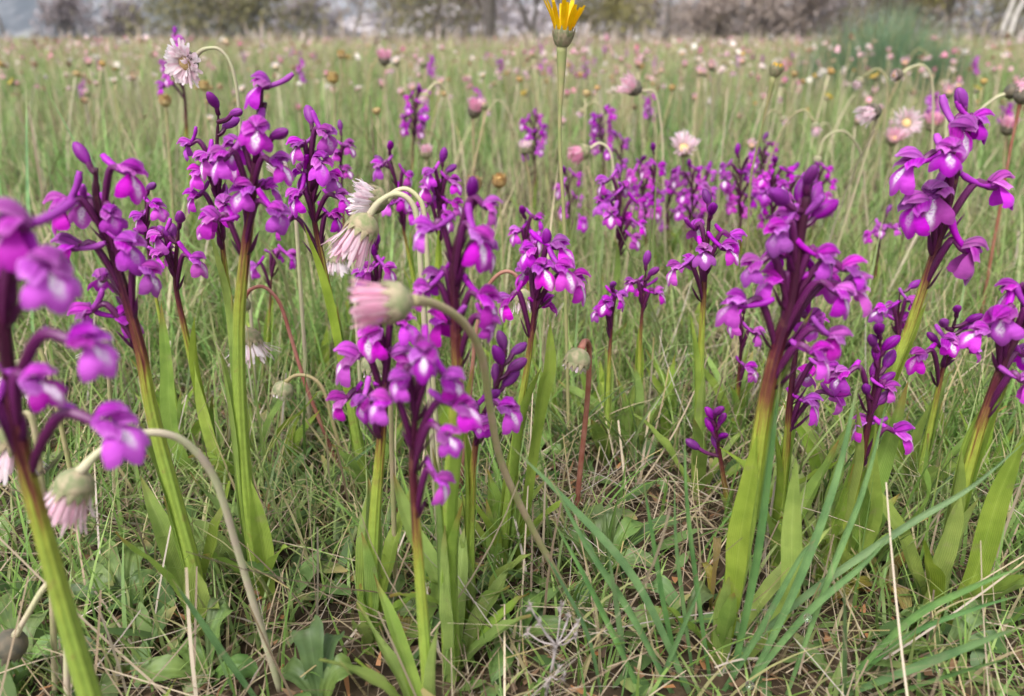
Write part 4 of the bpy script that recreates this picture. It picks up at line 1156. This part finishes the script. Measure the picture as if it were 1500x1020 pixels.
daisy('reddish hooked daisy bud stem right of the tallest orchid', 0.39, [(358, 436), (368, 424), (388, 421), (410, 445), (428, 500), (450, 570), (478, 640)], (-0.5, -1, 0), 0.8, 0.1, 0.2, 'dstem_red', 'calyx', 0)
daisy('round green daisy bud on a low hooked stalk', 0.38, [(418, 560), (434, 550), (456, 553), (474, 572), (488, 620)], (-0.35, -1, 0.1), 0.95, 0.0, 0.2, 'dstem', 'calyx', 16, 3)
daisy('closed green daisy bud hooked over on a red stalk', 0.30, [(851, 512), (857, 500), (863, 512), (861, 580), (851, 680), (842, 770)], (-0.3, -1, 0.15), 0.95, -0.05, 0.3, 'dstem_red', 'calyx', 16, 3, D1=0.33, rad=1.4)
daisy('pale daisy head dangling from a reddish arch behind the bushy orchid', 0.36, [(762, 424), (756, 404), (740, 398), (722, 410), (706, 440), (696, 500), (690, 560)], (0.2, -1, 0), 0.8, 0.2, 0.2, 'dstem_red', 'calyx', 24, 6)
daisy('green daisy bud between the flowers below the large pink daisy', 0.275, [(549, 518), (556, 510), (566, 520), (572, 590), (574, 660)], (-0.05, -1, 0.1), 0.9, -0.05, 0.3, 'dstem', 'calyx', 16, 3)
daisy('cream daisy head partly hidden behind the blurred left orchid, lower', 0.225, [(18, 622), (32, 606), (48, 618), (60, 700), (75, 850), (80, 980)], (-0.3, -1, 0.2), 1.0, 0.5, 0.15, 'dstem', 'calyx', 36, 8)
daisy('cream daisy head partly hidden behind the blurred left orchid, upper', 0.30, [(34, 528), (46, 512), (62, 520), (84, 600), (112, 740), (124, 860)], (-0.3, -1, 0.3), 1.0, 0.5, 0.15, 'dstem', 'calyx', 36, 8)
daisy('grey green woolly bud bent to the ground at lower left corner', 0.212, [(22, 932), (42, 898), (64, 862), (84, 850), (96, 900), (98, 990)], (-0.55, -0.8, 0), 0.95, 0.0, 0.1, 'dstem_pale', 'calyx_dark', 0)
daisy('small white daisy with notched petals behind the left stems', 0.34, [(146, 492), (150, 484), (156, 492), (160, 560)], (0, -1, 0.3), 0.8, 0.7, 0.05, 'dstem', 'calyx', 30, 7)
G2 = 'daisies of the middle distance'
for lab, D, st, ax, sz, op, pk, sm, cl, n, pl in [
    ('hooked daisy bud bent over in front of the broom bush', 0.8, [(1322, 108), (1334, 99), (1352, 96), (1364, 112), (1367, 150), (1366, 200)], (-1, -0.2, 0), 1.0, 0, .3, 'dstem_pale', 'calyx_dark', 12, 3),
    ('bare hooked stalk bent left below the broom bush', 0.72, [(1200, 228), (1206, 206), (1222, 194), (1242, 196), (1262, 230), (1268, 300)], (-0.3, -1, 0), 0.7, 0, .2, 'dstem_pale', 'calyx', 0, 3),
    ('rose daisy with dark calyx above the bushy orchid', 0.85, [(692, 172), (694, 240), (690, 300)], (0.35, 1, 0.2), 1.2, 0.35, .85, 'dstem', 'calyx_dark', 36, 7),
    ('pink daisy leaning left beside the long bowed stem', 0.75, [(938, 134), (960, 138), (970, 200), (972, 270)], (-1, 0.5, 0.2), 1.2, 0.4, .5, 'dstem_pale', 'calyx_dark', 36, 8),
    ('bright pink daisy drooping left at the yellow stem', 0.7, [(864, 218), (880, 210), (896, 230), (900, 300)], (-0.9, -0.35, 0.2), 1.15, 0.3, .8, 'dstem_pale', 'calyx', 36, 8),
    ('peach daisy head right of the bowed stems', 0.8, [(1000, 226), (1002, 260), (1004, 330)], (-0.1, 0.8, 0.7), 1.3, 0.7, .25, 'dstem', 'calyx', 40, 8),
    ('pink daisy with grey calyx at the upper left of centre', 1.1, [(563, 96), (562, 150), (560, 220)], (0.1, 1, 0.1), 1.3, 0.4, .8, 'dstem', 'calyx_dark', 36, 7),
    ('pink daisy bud on the lone orchid', 0.75, [(625, 232), (624, 280), (622, 330)], (0, 1, 0.2), 1.0, 0.15, .6, 'dstem', 'calyx', 24, 5),
    ('peach topped bud head below the orchid at the yellow stem', 0.75, [(769, 226), (776, 270), (780, 330)], (0, 1, 0.2), 1.1, 0.1, .3, 'dstem', 'calyx', 24, 4),
    ('pink daisy with dark round calyx at the right edge, upper', 0.65, [(1472, 138), (1455, 146), (1430, 170), (1400, 230)], (1, 0.4, 0), 1.0, 0.3, .8, 'dstem_pale', 'calyx_dark', 36, 7),
    ('dark round daisy bud cut by the right edge', 0.6, [(1494, 152), (1486, 190), (1478, 230), (1462, 320)], (0.2, 1, 0), 1.1, 0, .5, 'dstem_red', 'calyx_dark', 12, 3),
    ('pink daisy with dark calyx right of the leaning orchid', 0.75, [(1474, 198), (1470, 240), (1466, 300)], (0, 1, 0.1), 1.1, 0.3, .8, 'dstem', 'calyx_dark', 36, 7),
    ('red pink daisy just left of the leaning orchid tip', 0.85, [(1364, 192), (1362, 230), (1360, 300)], (0, 1, 0.2), 1.2, 0.45, .9, 'dstem', 'calyx', 36, 7),
    ('white and pink open daisy below the broom bush', 1.0, [(1322, 184), (1322, 220), (1320, 280)], (0, 0.4, 0.9), 1.4, 0.9, .3, 'dstem', 'calyx', 40, 8),
    ('lilac daisy left of the leaning orchid', 0.9, [(1304, 212), (1306, 250), (1308, 300)], (0, 0.8, 0.5), 1.2, 0.5, .6, 'dstem', 'calyx', 36, 8),
    ('drooping grey daisy head beside thick pale stalk', 0.7, [(1288, 160), (1280, 190), (1268, 230), (1240, 320)], (-0.8, -0.3, 0.2), 1.2, 0.3, .2, 'dstem_pale', 'calyx_dark', 30, 7),
    ('pale daisy on a hooked stalk inside the left orchid group', 0.42, [(420, 262), (424, 275), (432, 300), (436, 360)], (-0.4, 0.8, 0.2), 0.8, 0.3, .2, 'dstem_pale', 'calyx', 30, 6)]:
    daisy(lab, D, st, ax, sz, op, pk, sm, cl, n, pl, group=G2, rad=1.25)
for lab, D, st in [('brown seed head left of the lone far orchid', 0.85, [(488, 122), (490, 160), (492, 240)]), ('brown seed head under the white bowed daisy, left', 0.8, [(243, 156), (246, 200), (250, 260)]),
                   ('brown seed head under the white bowed daisy, right', 0.95, [(300, 133), (302, 180), (306, 240)]), ('ochre seed head at the top left of centre', 1.2, [(500, 86), (500, 120), (498, 180)]),
                   ('brown spiky seed head above the bushy orchid', 0.6, [(694, 280), (694, 320), (692, 380)]), ('dark round seed head beside the spiky one', 0.65, [(731, 275), (733, 310), (736, 360)])]:
    daisy(lab, D, st, (0.05, 1, 0.1), 1.0, 0.15, 0, 'dstem', 'seed', 18, 4, group='seed heads', petal_mat='seed', name='seed_head', cat='seed head')

# yellow hawkbits
def hawkbit(label, D, stem, axis, size, open_, plen, n=26):
    rr = random.Random(zlib.crc32(label.encode()))
    P = [at(x, y, D) for x, y in stem]
    foot = stem_foot(P, rr); base = Vector((foot.x, foot.y, 0)); P.append(foot)
    root = link('hawkbit', None, None, base); tag(root, label, 'wildflower', 'yellow hawkbits')
    mb = MB(); tube(mb, [p - base for p in catmull(P, 6)], lambda t: size * (0.95 + 1.6 * max(0, 0.12 - t) / 0.12) * MM, 8)
    link('stem', mb.mesh('stem', M['hstem']), root)
    q = head_frame(view_dir(*axis)); S = size * MM; nk = P[0] - base
    cal = MB(); lathe(cal, [(1.9 * S, -1 * S), (2.9 * S, 1.2 * S), (4.4 * S, 3.5 * S), (4.9 * S, 5.5 * S), (4.6 * S, 7 * S)], 14)
    for lay, (r0, h) in enumerate(((4.2, 5), (5.0, 9))):
        for k in range(12):
            a = (k + 0.5 * lay) / 12 * 6.283; rd = Vector((math.cos(a), math.sin(a), 0))
            leaf(cal, catmull([rd * 2.9 * S, rd * (r0 + .2) * S + Vector((0, 0, h * .5 * S)), rd * (r0 + .5) * S + Vector((0, 0, h * S))], 3), 2.2 * S, rd, -.3, cols=2, w=rr.random(), base_w=.7)
    cal.v = [tuple(q @ Vector(v)) for v in cal.v]
    link('calyx', cal.mesh('calyx', M['calyx']), root, nk)
    pet = MB()
    for k in range(n):
        a = k / n * 6.283 * 2 + rr.uniform(-.1, .1); rd = Vector((math.cos(a), math.sin(a), 0))
        o = open_ * rr.uniform(0.4, 1.2); ln = plen * rr.uniform(.8, 1.1) * S
        d = rd * math.sin(o) + Vector((0, 0, math.cos(o)))
        p0 = rd * 3.6 * S + Vector((0, 0, 4.5 * S))
        leaf(pet, [q @ p for p in catmull([p0, p0 + d * ln * .5, p0 + (d + rd * 0.25 * open_) * ln], 3)], 2.6 * S, q @ (-rd), 0.2, cols=2, w=rr.random(),
             prof=lambda t: .55 + .4 * min(1, t * 2) - 0.25 * max(0, t - .9) * 10)
    link('petals', pet.mesh('petals', M['yellow']), root, nk)
hawkbit('yellow hawkbit half open on a tall stalk cut by the top', 0.40, [(823, 68), (822, 120), (820, 210), (826, 320), (828, 410)], (0.1, 1, 0), 1.05, 0.36, 15, 22)
hawkbit('closed hawkbit bud with a yellow tip left of the broom bush', 0.62, [(1133, 112), (1118, 180), (1100, 260), (1096, 330)], (0.3, 1, 0), 1.05, 0.02, 5, 16)

# ------------------------------------------------------------------ far flowers, scattered
def far_flower(kind, seed):
    rr = random.Random(seed)
    ht = 0.165
    bow = rr.uniform(-0.03, 0.03)
    mbs = []
    st = MB()
    sg = rr.choice((-1, 1))
    if kind == 'nod':
        way = [Vector((0, 0, -0.003)), Vector((0.004 * sg, 0, ht * .6)), Vector((0.012 * sg, 0, ht * .95)), Vector((0.026 * sg, 0, ht * 1.06)), Vector((0.040 * sg, 0, ht))]
        ax = Vector((sg * 0.45, -0.25, -0.85)).normalized()
    else:
        way = [Vector((0, 0, -0.003)), Vector((bow * .3, 0, ht * .5)), Vector((bow, 0, ht))]
        ax = Vector((rr.uniform(-.7, .7), -0.35, 0.9)).normalized()
    tube(st, catmull(way, 4), lambda t: 1.2 * MM, 5)
    c, p, d = daisy_head(ax, 1.05, {'pink': .45, 'white': .95, 'seed': .1, 'bud': .15, 'yellow': .9, 'nod': .35}[kind], {'pink': .6, 'white': .12, 'seed': 0, 'bud': .95, 'yellow': 0, 'nod': .4}[kind], rr, 0 if kind == 'seed' else 14, 7)
    me = bpy.data.meshes.new('far_daisy')
    V, F, A, I = [], [], [], []
    off = way[-1]
    for k, m in enumerate((st, c, p, d)):
        o = len(V)
        V += [tuple(Vector(v) + off) if k else v for v in m.v]; A += m.a; F += [tuple(i + o for i in f) for f in m.f]; I += [k] * len(m.f)
    me.from_pydata(V, [], F)
    me.attributes.new('pat', 'FLOAT_VECTOR', 'POINT').data.foreach_set('vector', np.array(A, dtype=np.float32).ravel())
    for m in (M['dstem_pale'] if seed % 2 else M['dstem'], M['seed'] if kind == 'seed' else M['calyx'], M['yellow'] if kind == 'yellow' else M['ray'], M['seed'] if kind == 'seed' else M['disc']):
        me.materials.append(m)
    me.polygons.foreach_set('material_index', np.array(I, dtype=np.int32)); me.polygons.foreach_set('use_smooth', np.ones(len(F), dtype=bool))
    return me
FAR = {k: [far_flower(k, 10 * i + 3 * j) for j in range(3)] for i, k in enumerate(('pink', 'white', 'seed', 'bud', 'yellow', 'nod'))}
WORDS = {'nod': ('nodding daisy on hooked stalk in the ', 'daisy'), 'pink': ('small pink daisy blurred in the ', 'daisy'), 'white': ('small white daisy blurred in the ', 'daisy'), 'seed': ('small brown seed head blurred in the ', 'seed head'),
         'bud': ('small rose red daisy bud blurred in the ', 'daisy'), 'yellow': ('tiny yellow flower blurred in the ', 'wildflower')}
rr = random.Random(77)
for i in range(400):
    kind = rr.choices(('pink', 'white', 'seed', 'bud', 'yellow'), (40, 18, 24, 9, 3))[0]
    D = 1.1 * (13 / 1.1) ** rr.random()
    x = rr.uniform(-40, 1540) if rr.random() < 0.5 else rr.gauss(860, 300)
    if i >= 330:                                           # a thicker stand just behind the front orchids, centre to right
        kind = rr.choices(('nod', 'pink', 'seed', 'bud'), (5, 3, 4, 1))[0]
        D = rr.uniform(0.72, 2.4); x = rr.uniform(520, 1500)
    o = link('distant_' + {'nod': 'daisy', 'pink': 'daisy', 'white': 'daisy', 'seed': 'seed_head', 'bud': 'daisy', 'yellow': 'flower'}[kind], rr.choice(FAR[kind]))
    o.location = (ray(x, 55).x / ray(x, 55).y * D, D, 0)
    k = rr.uniform(0.75, 1.25); o.scale = (1, 1, k) if False else (k, k, k)
    o.rotation_euler = (rr.uniform(-.12, .12), rr.uniform(-.15, .15), rr.uniform(-0.9, 0.9))
    tag(o, WORDS[kind][0] + zone(x, D), WORDS[kind][1], 'distant %s in the meadow' % {'nod': 'hooked daisies', 'pink': 'pink daisies', 'white': 'white daisies', 'seed': 'seed heads', 'bud': 'daisy buds', 'yellow': 'yellow flowers'}[kind])

# ------------------------------------------------------------------ blue-green grass tufts
def tuft(label, blades, name='grass_tuft', mat='blade', group='blue green grass tufts'):
    """blades: (pixels foot to tip, width mm, distance of the tip)"""
    rr = random.Random(zlib.crc32(label.encode()))
    g0 = [gp(*b[0][0]) for b in blades]
    base = sum(g0, Vector()) / len(g0); base.z = 0
    root = link(name, None, None, base); tag(root, label, 'grass', group)
    for (px, wd, D1), g in zip(blades, g0):
        n = len(px) - 1
        ps = [g] + [at(x, y, g.y + (D1 - g.y) * (i / n)) for i, (x, y) in enumerate(px) if i]
        for p in ps[1:]: p.z = max(p.z, 0.003)
        mb = MB()
        leaf(mb, [p - base for p in catmull(ps, 7)], wd * 0.72 * MM, Vector((rr.uniform(-.6, .6), -1, 0.6)), rr.uniform(0.3, 0.6), cols=4, w=rr.random(), twist=rr.uniform(-.5, .5),
             prof=lambda t: (0.75 + 0.25 * min(1, t * 3)) * (1 - max(0, (t - 0.4) / 0.6) ** 1.6))
        link('blade', mb.mesh('blade', M[mat]), root)
tuft('tuft of broad blue green blades at right of centre, crossing long blades', [
    ([(1068, 1010), (1105, 830), (1128, 660), (1144, 540)], 5.2, 0.225), ([(1092, 1012), (1165, 860), (1225, 700), (1262, 535)], 4.8, 0.235), ([(1150, 1018), (1210, 850), (1262, 720), (1300, 585)], 5.0, 0.235),
    ([(1050, 990), (1170, 880), (1320, 775), (1420, 715), (1510, 640)], 4.4, 0.24), ([(1085, 1015), (1180, 900), (1260, 830), (1310, 780)], 4.2, 0.22), ([(1040, 1000), (1020, 860), (1005, 730), (1002, 600)], 3.2, 0.235),
    ([(1060, 1012), (1110, 930), (1170, 820), (1195, 790)], 3.6, 0.22)])
tuft('tuft of arching blue green blades sweeping up left at centre', [
    ([(1010, 1015), (930, 850), (830, 735), (745, 650)], 4.6, 0.235), ([(985, 1015), (925, 900), (860, 800), (800, 690)], 4.4, 0.225), ([(940, 1018), (895, 920), (850, 830), (800, 745)], 4.0, 0.22), ([(1000, 1005), (975, 900), (955, 780), (940, 690)], 3.0, 0.23),
    ([(920, 1010), (905, 900), (890, 800)], 3.4, 0.22), ([(1015, 990), (1000, 880), (990, 790), (988, 700)], 2.6, 0.24), ([(880, 1015), (860, 930), (820, 850), (790, 800)], 2.6, 0.215), ([(960, 1015), (1000, 920), (1035, 840)], 2.8, 0.22)])
tuft('long blue green blades sweeping out to the right edge, low', [
    ([(1225, 1015), (1330, 910), (1420, 862), (1510, 826)], 4.2, 0.20), ([(1235, 1018), (1380, 962), (1510, 912)], 4.6, 0.19), ([(1245, 1000), (1330, 930), (1430, 890), (1510, 868)], 3.4, 0.21), ([(1300, 1018), (1400, 985), (1510, 955)], 3.0, 0.185)])
tuft('single upright blurred blade at the bottom right', [([(1236, 1040), (1237, 930), (1236, 845)], 2.6, 0.185)])
tuft('two blue green blades falling left at the bottom left', [([(380, 1030), (330, 960), (285, 895), (252, 848)], 4.2, 0.21), ([(350, 1030), (325, 970), (300, 900)], 2.6, 0.215)])
tuft('thin blue green grass standing at the left edge, tall', [([(52, 560), (44, 380), (40, 250), (38, 120)], 4.5, 0.60), ([(20, 560), (16, 420), (0, 270), (-20, 140)], 4, 0.6), ([(240, 520), (190, 380), (120, 230), (62, 120)], 3.4, 0.62), ([(175, 520), (170, 400), (150, 280), (110, 170)], 3.0, 0.63), ([(85, 540), (80, 440), (78, 330), (68, 180)], 3.0, 0.62)])
for i, (x, y, D, n) in enumerate([(440, 640, 0, 5), (700, 700, 0, 6), (840, 690, 0, 7), (930, 700, 0, 6), (1210, 760, 0, 6), (1330, 800, 0, 5), (60, 760, 0, 6), (470, 760, 0, 6), (150, 620, 0, 6), (620, 600, 0, 5), (820, 520, 0, 6), (1000, 560, 0, 6), (1420, 620, 0, 6), (880, 860, 0, 6), (560, 860, 0, 4), (230, 560, 0, 6)]):
    rr = random.Random(500 + i)
    bl = []
    for k in range(n):
        a = rr.uniform(-.7, .7); ln = rr.uniform(90, 190) * (y / 900)
        x0, y0 = x + rr.uniform(-14, 14), y + rr.uniform(-8, 8)
        bl.append(([(x0, y0), (x0 + math.sin(a) * ln * .4, y0 - ln * .55), (x0 + math.sin(a * 1.4) * ln, y0 - ln)], rr.uniform(1.6, 3.0), gp(x0, y0).y + rr.uniform(-.02, .02)))
    where = ['below the low hooked green bud', 'between the slim budding orchid and the red stalk', 'at the foot of the red stalked bud', 'left of the slender orchid foot', 'under the withering orchid', 'under the leaning right orchid',
             'at the left edge behind the pale arch', 'right of the tallest orchid foot', 'behind the leaning left orchid', 'behind the central orchid', 'behind the red stalked bud', 'behind the little orchid pair', 'below the budding orchid near the right edge',
             'in front of the broad rosette', 'right of the pale green stem foot', 'left of the short budded orchid'][i]
    tuft('small tuft of narrow green grass ' + where, bl, mat='rosette', group='narrow grass tufts')

for i, (x, y, h, where) in enumerate([(250, 650, 120, 'left of the short budded orchid'), (430, 700, 110, 'right of the tallest orchid'), (640, 690, 120, 'behind the large central orchid'),
        (806, 650, 150, 'right of the bushy central orchid'), (868, 640, 110, 'right of the red stalked bud'), (912, 660, 120, 'between the little orchid pair'), (985, 650, 130, 'left of the slender orchid'),
        (1075, 640, 140, 'between the slender and the massive orchid'), (1205, 740, 150, 'right of the massive orchid'), (1250, 690, 120, 'behind the withering orchid'), (1320, 720, 140, 'under the leaning right orchid'),
        (1368, 690, 120, 'under the budded orchid near the right edge'), (1440, 720, 150, 'behind the orchid at the right edge'), (1010, 520, 90, 'far behind the slender orchid'), (720, 560, 100, 'behind the slim budding orchid'),
        (470, 560, 100, 'behind the low hooked green bud')]):
    rr = random.Random(700 + i)
    bl = []
    for k in range(3):
        a = rr.uniform(-.3, .3); ln = h * rr.uniform(0.6, 1.1)
        x0, y0 = x + (k - 1) * 9 + rr.uniform(-5, 5), y + rr.uniform(-6, 6)
        bl.append(([(x0, y0), (x0 + math.sin(a) * ln * .3, y0 - ln * .5), (x0 + math.sin(a * 1.6) * ln, y0 - ln)], rr.uniform(8, 13), gp(x0, y0).y + rr.uniform(-.01, .01)))
    tuft('flowerless shoot of pale green upright orchid leaves ' + where, bl, name='orchid_shoot', mat='oleaf', group='flowerless orchid shoots')

# ------------------------------------------------------------------ broad leaved rosettes
def rosette(label, foot, leaves, mat='rosette', cat='plant', name='rosette_plant'):
    rr = random.Random(zlib.crc32(label.encode()))
    base = gp(*foot); base.z = 0
    root = link(name, None, None, base); tag(root, label, cat, 'broad leaved rosettes')
    for (tx, ty, wd, lift) in leaves:
        g = gp(tx, ty)
        # a point partway along the sight line: the leaf tip is raised by lift metres
        d = ray(tx, ty); tip = Vector((0, 0, CAM_H)) + d * ((lift - CAM_H) / d.z)
        v = tip - base
        pts = catmull([Vector((0, 0, 0.001)), v * 0.35 + Vector((0, 0, lift * 0.25 + 0.006)), v * 0.72 + Vector((0, 0, lift * 0.2 + 0.005)), v], 5)
        mb = MB()
        leaf(mb, pts, wd * 0.8 * MM, Vector((rr.uniform(-.3, .3), -0.35, 1)), rr.uniform(0.15, 0.45), cols=6, w=rr.random(), wave=0.0008, twist=rr.uniform(-.4, .4),
             prof=lambda t: (0.22 + 0.78 * math.sin(min(1, t * 1.35) * 1.57) ** 1.4) * (1 - max(0, (t - 0.55) / 0.45) ** 2.2) + 0.03 * math.sin(t * 40))
        link('leaf', mb.mesh('leaf', M[mat]), root)
rosette('pair of broad grey green leaves at the bottom left of centre', (470, 1045), [(452, 922, 17, 0.030), (520, 985, 14, 0.015), (415, 985, 12, 0.010), (500, 930, 12, 0.022)])
rosette('rosette of broad leaves beside the red stalked bud', (880, 850), [(862, 742, 15, 0.022), (942, 770, 13, 0.02), (1000, 765, 12, 0.015), (820, 780, 12, 0.012), (960, 830, 12, 0.01), (905, 745, 11, 0.026)])
rosette('dull green leaves lying at the lower left', (190, 900), [(150, 800, 14, 0.012), (230, 850, 13, 0.01), (110, 840, 15, 0.01), (60, 890, 14, 0.008), (210, 800, 12, 0.015)])
rosette('dark leaves in the bottom left corner', (40, 990), [(0, 880, 16, 0.012), (70, 900, 13, 0.012), (100, 960, 13, 0.01), (150, 960, 12, 0.012)])
rosette('broad leaves near the foot of the leaning left orchid', (310, 1010), [(260, 950, 14, 0.012), (330, 880, 9, 0.028), (345, 895, 8, 0.028), (380, 990, 12, 0.008), (200, 1000, 14, 0.01)])
rosette('small leaves at the foot of the pale green stem', (560, 930), [(600, 850, 10, 0.012), (520, 870, 9, 0.012), (630, 900, 11, 0.008)])
rosette('leaves beside the dry grey umbel', (760, 960), [(700, 900, 13, 0.01), (790, 870, 13, 0.012), (830, 930, 12, 0.012), (720, 1000, 13, 0.008)])
rosette('leaves under the crossing blue green blades', (1000, 930), [(950, 860, 12, 0.016), (1040, 870, 12, 0.012), (920, 920, 13, 0.01), (1090, 940, 14, 0.012)])
rosette('leaves in the bottom right corner', (1380, 970), [(1320, 900, 13, 0.012), (1440, 900, 14, 0.016), (1480, 960, 13, 0.01), (1300, 960, 13, 0.008)])
rosette('small leaf cluster behind the central tuft', (780, 690), [(750, 640, 12, 0.012), (810, 640, 12, 0.016), (780, 620, 10, 0.02), (840, 670, 11, 0.01)])
rosette('yellowed leaves lying below the central orchid', (600, 900), [(510, 850, 9, 0.008), (680, 850, 9, 0.008), (590, 950, 10, 0.006), (720, 830, 8, 0.01)], 'oldleaf')
rosette('yellowed leaves lying right of the crossing blades', (1290, 870), [(1240, 800, 9, 0.01), (1350, 800, 9, 0.01), (1330, 900, 10, 0.006), (1220, 880, 9, 0.008)], 'oldleaf')
rosette('rust brown dry leaves curled near the massive orchid foot', (1040, 900), [(1050, 790, 5, 0.03), (1030, 830, 5, 0.016), (1080, 880, 6, 0.01)], 'oldleaf')

# ------------------------------------------------------------------ dry grey umbel at the bottom
def umbel():
    rr = random.Random(4)
    base = gp(795, 1035); base.z = 0
    root = link('dry_umbel', None, None, base); tag(root, 'dry grey woolly umbel at the bottom centre', 'dried plant')
    D = base.y - 0.012
    hub = at(815, 945, D) - base; h2 = at(806, 990, D) - base
    mb = MB(); tube(mb, catmull([Vector((0, 0, -.002)), h2, hub], 5), lambda t: 0.55 * MM, 6)
    link('stem', mb.mesh('stem', M['dry']), root)
    for (x, y) in [(776, 888), (772, 926), (790, 912), (822, 888), (846, 912), (832, 905), (842, 932), (812, 950), (818, 980), (800, 1000), (826, 992)]:
        e = at(x, y, D + rr.uniform(-.006, .006)) - base
        s0 = hub if y < 960 else h2
        mb = MB(); tube(mb, catmull([s0, s0.lerp(e, .5) + Vector((0, 0, -.0015)), e], 4), lambda t: 0.3 * MM, 5)
        for k in range(60):
            d = Vector((rr.gauss(0, 1), rr.gauss(0, 1), rr.gauss(0, 1))).normalized()
            leaf(mb, [e, e + d * 1.0 * MM, e + d * rr.uniform(1.2, 2.8) * MM], 0.4 * MM, d.orthogonal(), 0.2, cols=1, w=rr.random())
        link('floret', mb.mesh('floret', M['dry']), root)
umbel()

# ------------------------------------------------------------------ dew
def dew():
    s = NT('dew'); g = s.n('BsdfGlass'); g.inputs['IOR'].default_value = 1.33; g.inputs['Roughness'].default_value = 0.0
    s.t.links.new(g.outputs[0], s.out.inputs['Surface'])
    mb = MB(); lathe(mb, [(math.sin(a) + 1e-3, -math.cos(a)) for a in np.linspace(0.05, 3.09, 9)], 12)
    me = mb.mesh('dew_drop', s.m)
    for lab, x, y, D, r in [('dew drop on the crossing blue green blades', 1183, 905, 0.216, 1.5), ('dew drop near the foot of the crossing blades', 1098, 1004, 0.214, 1.6), ('dew drop low at the right among yellow leaves', 1376, 982, 0.222, 1.4)]:
        o = link('dew_drop', me); o.location = at(x, y, D); o.location.z = max(o.location.z, r * MM); o.scale = (r * MM,) * 3
        tag(o, lab, 'dew drop', 'dew drops')
dew()
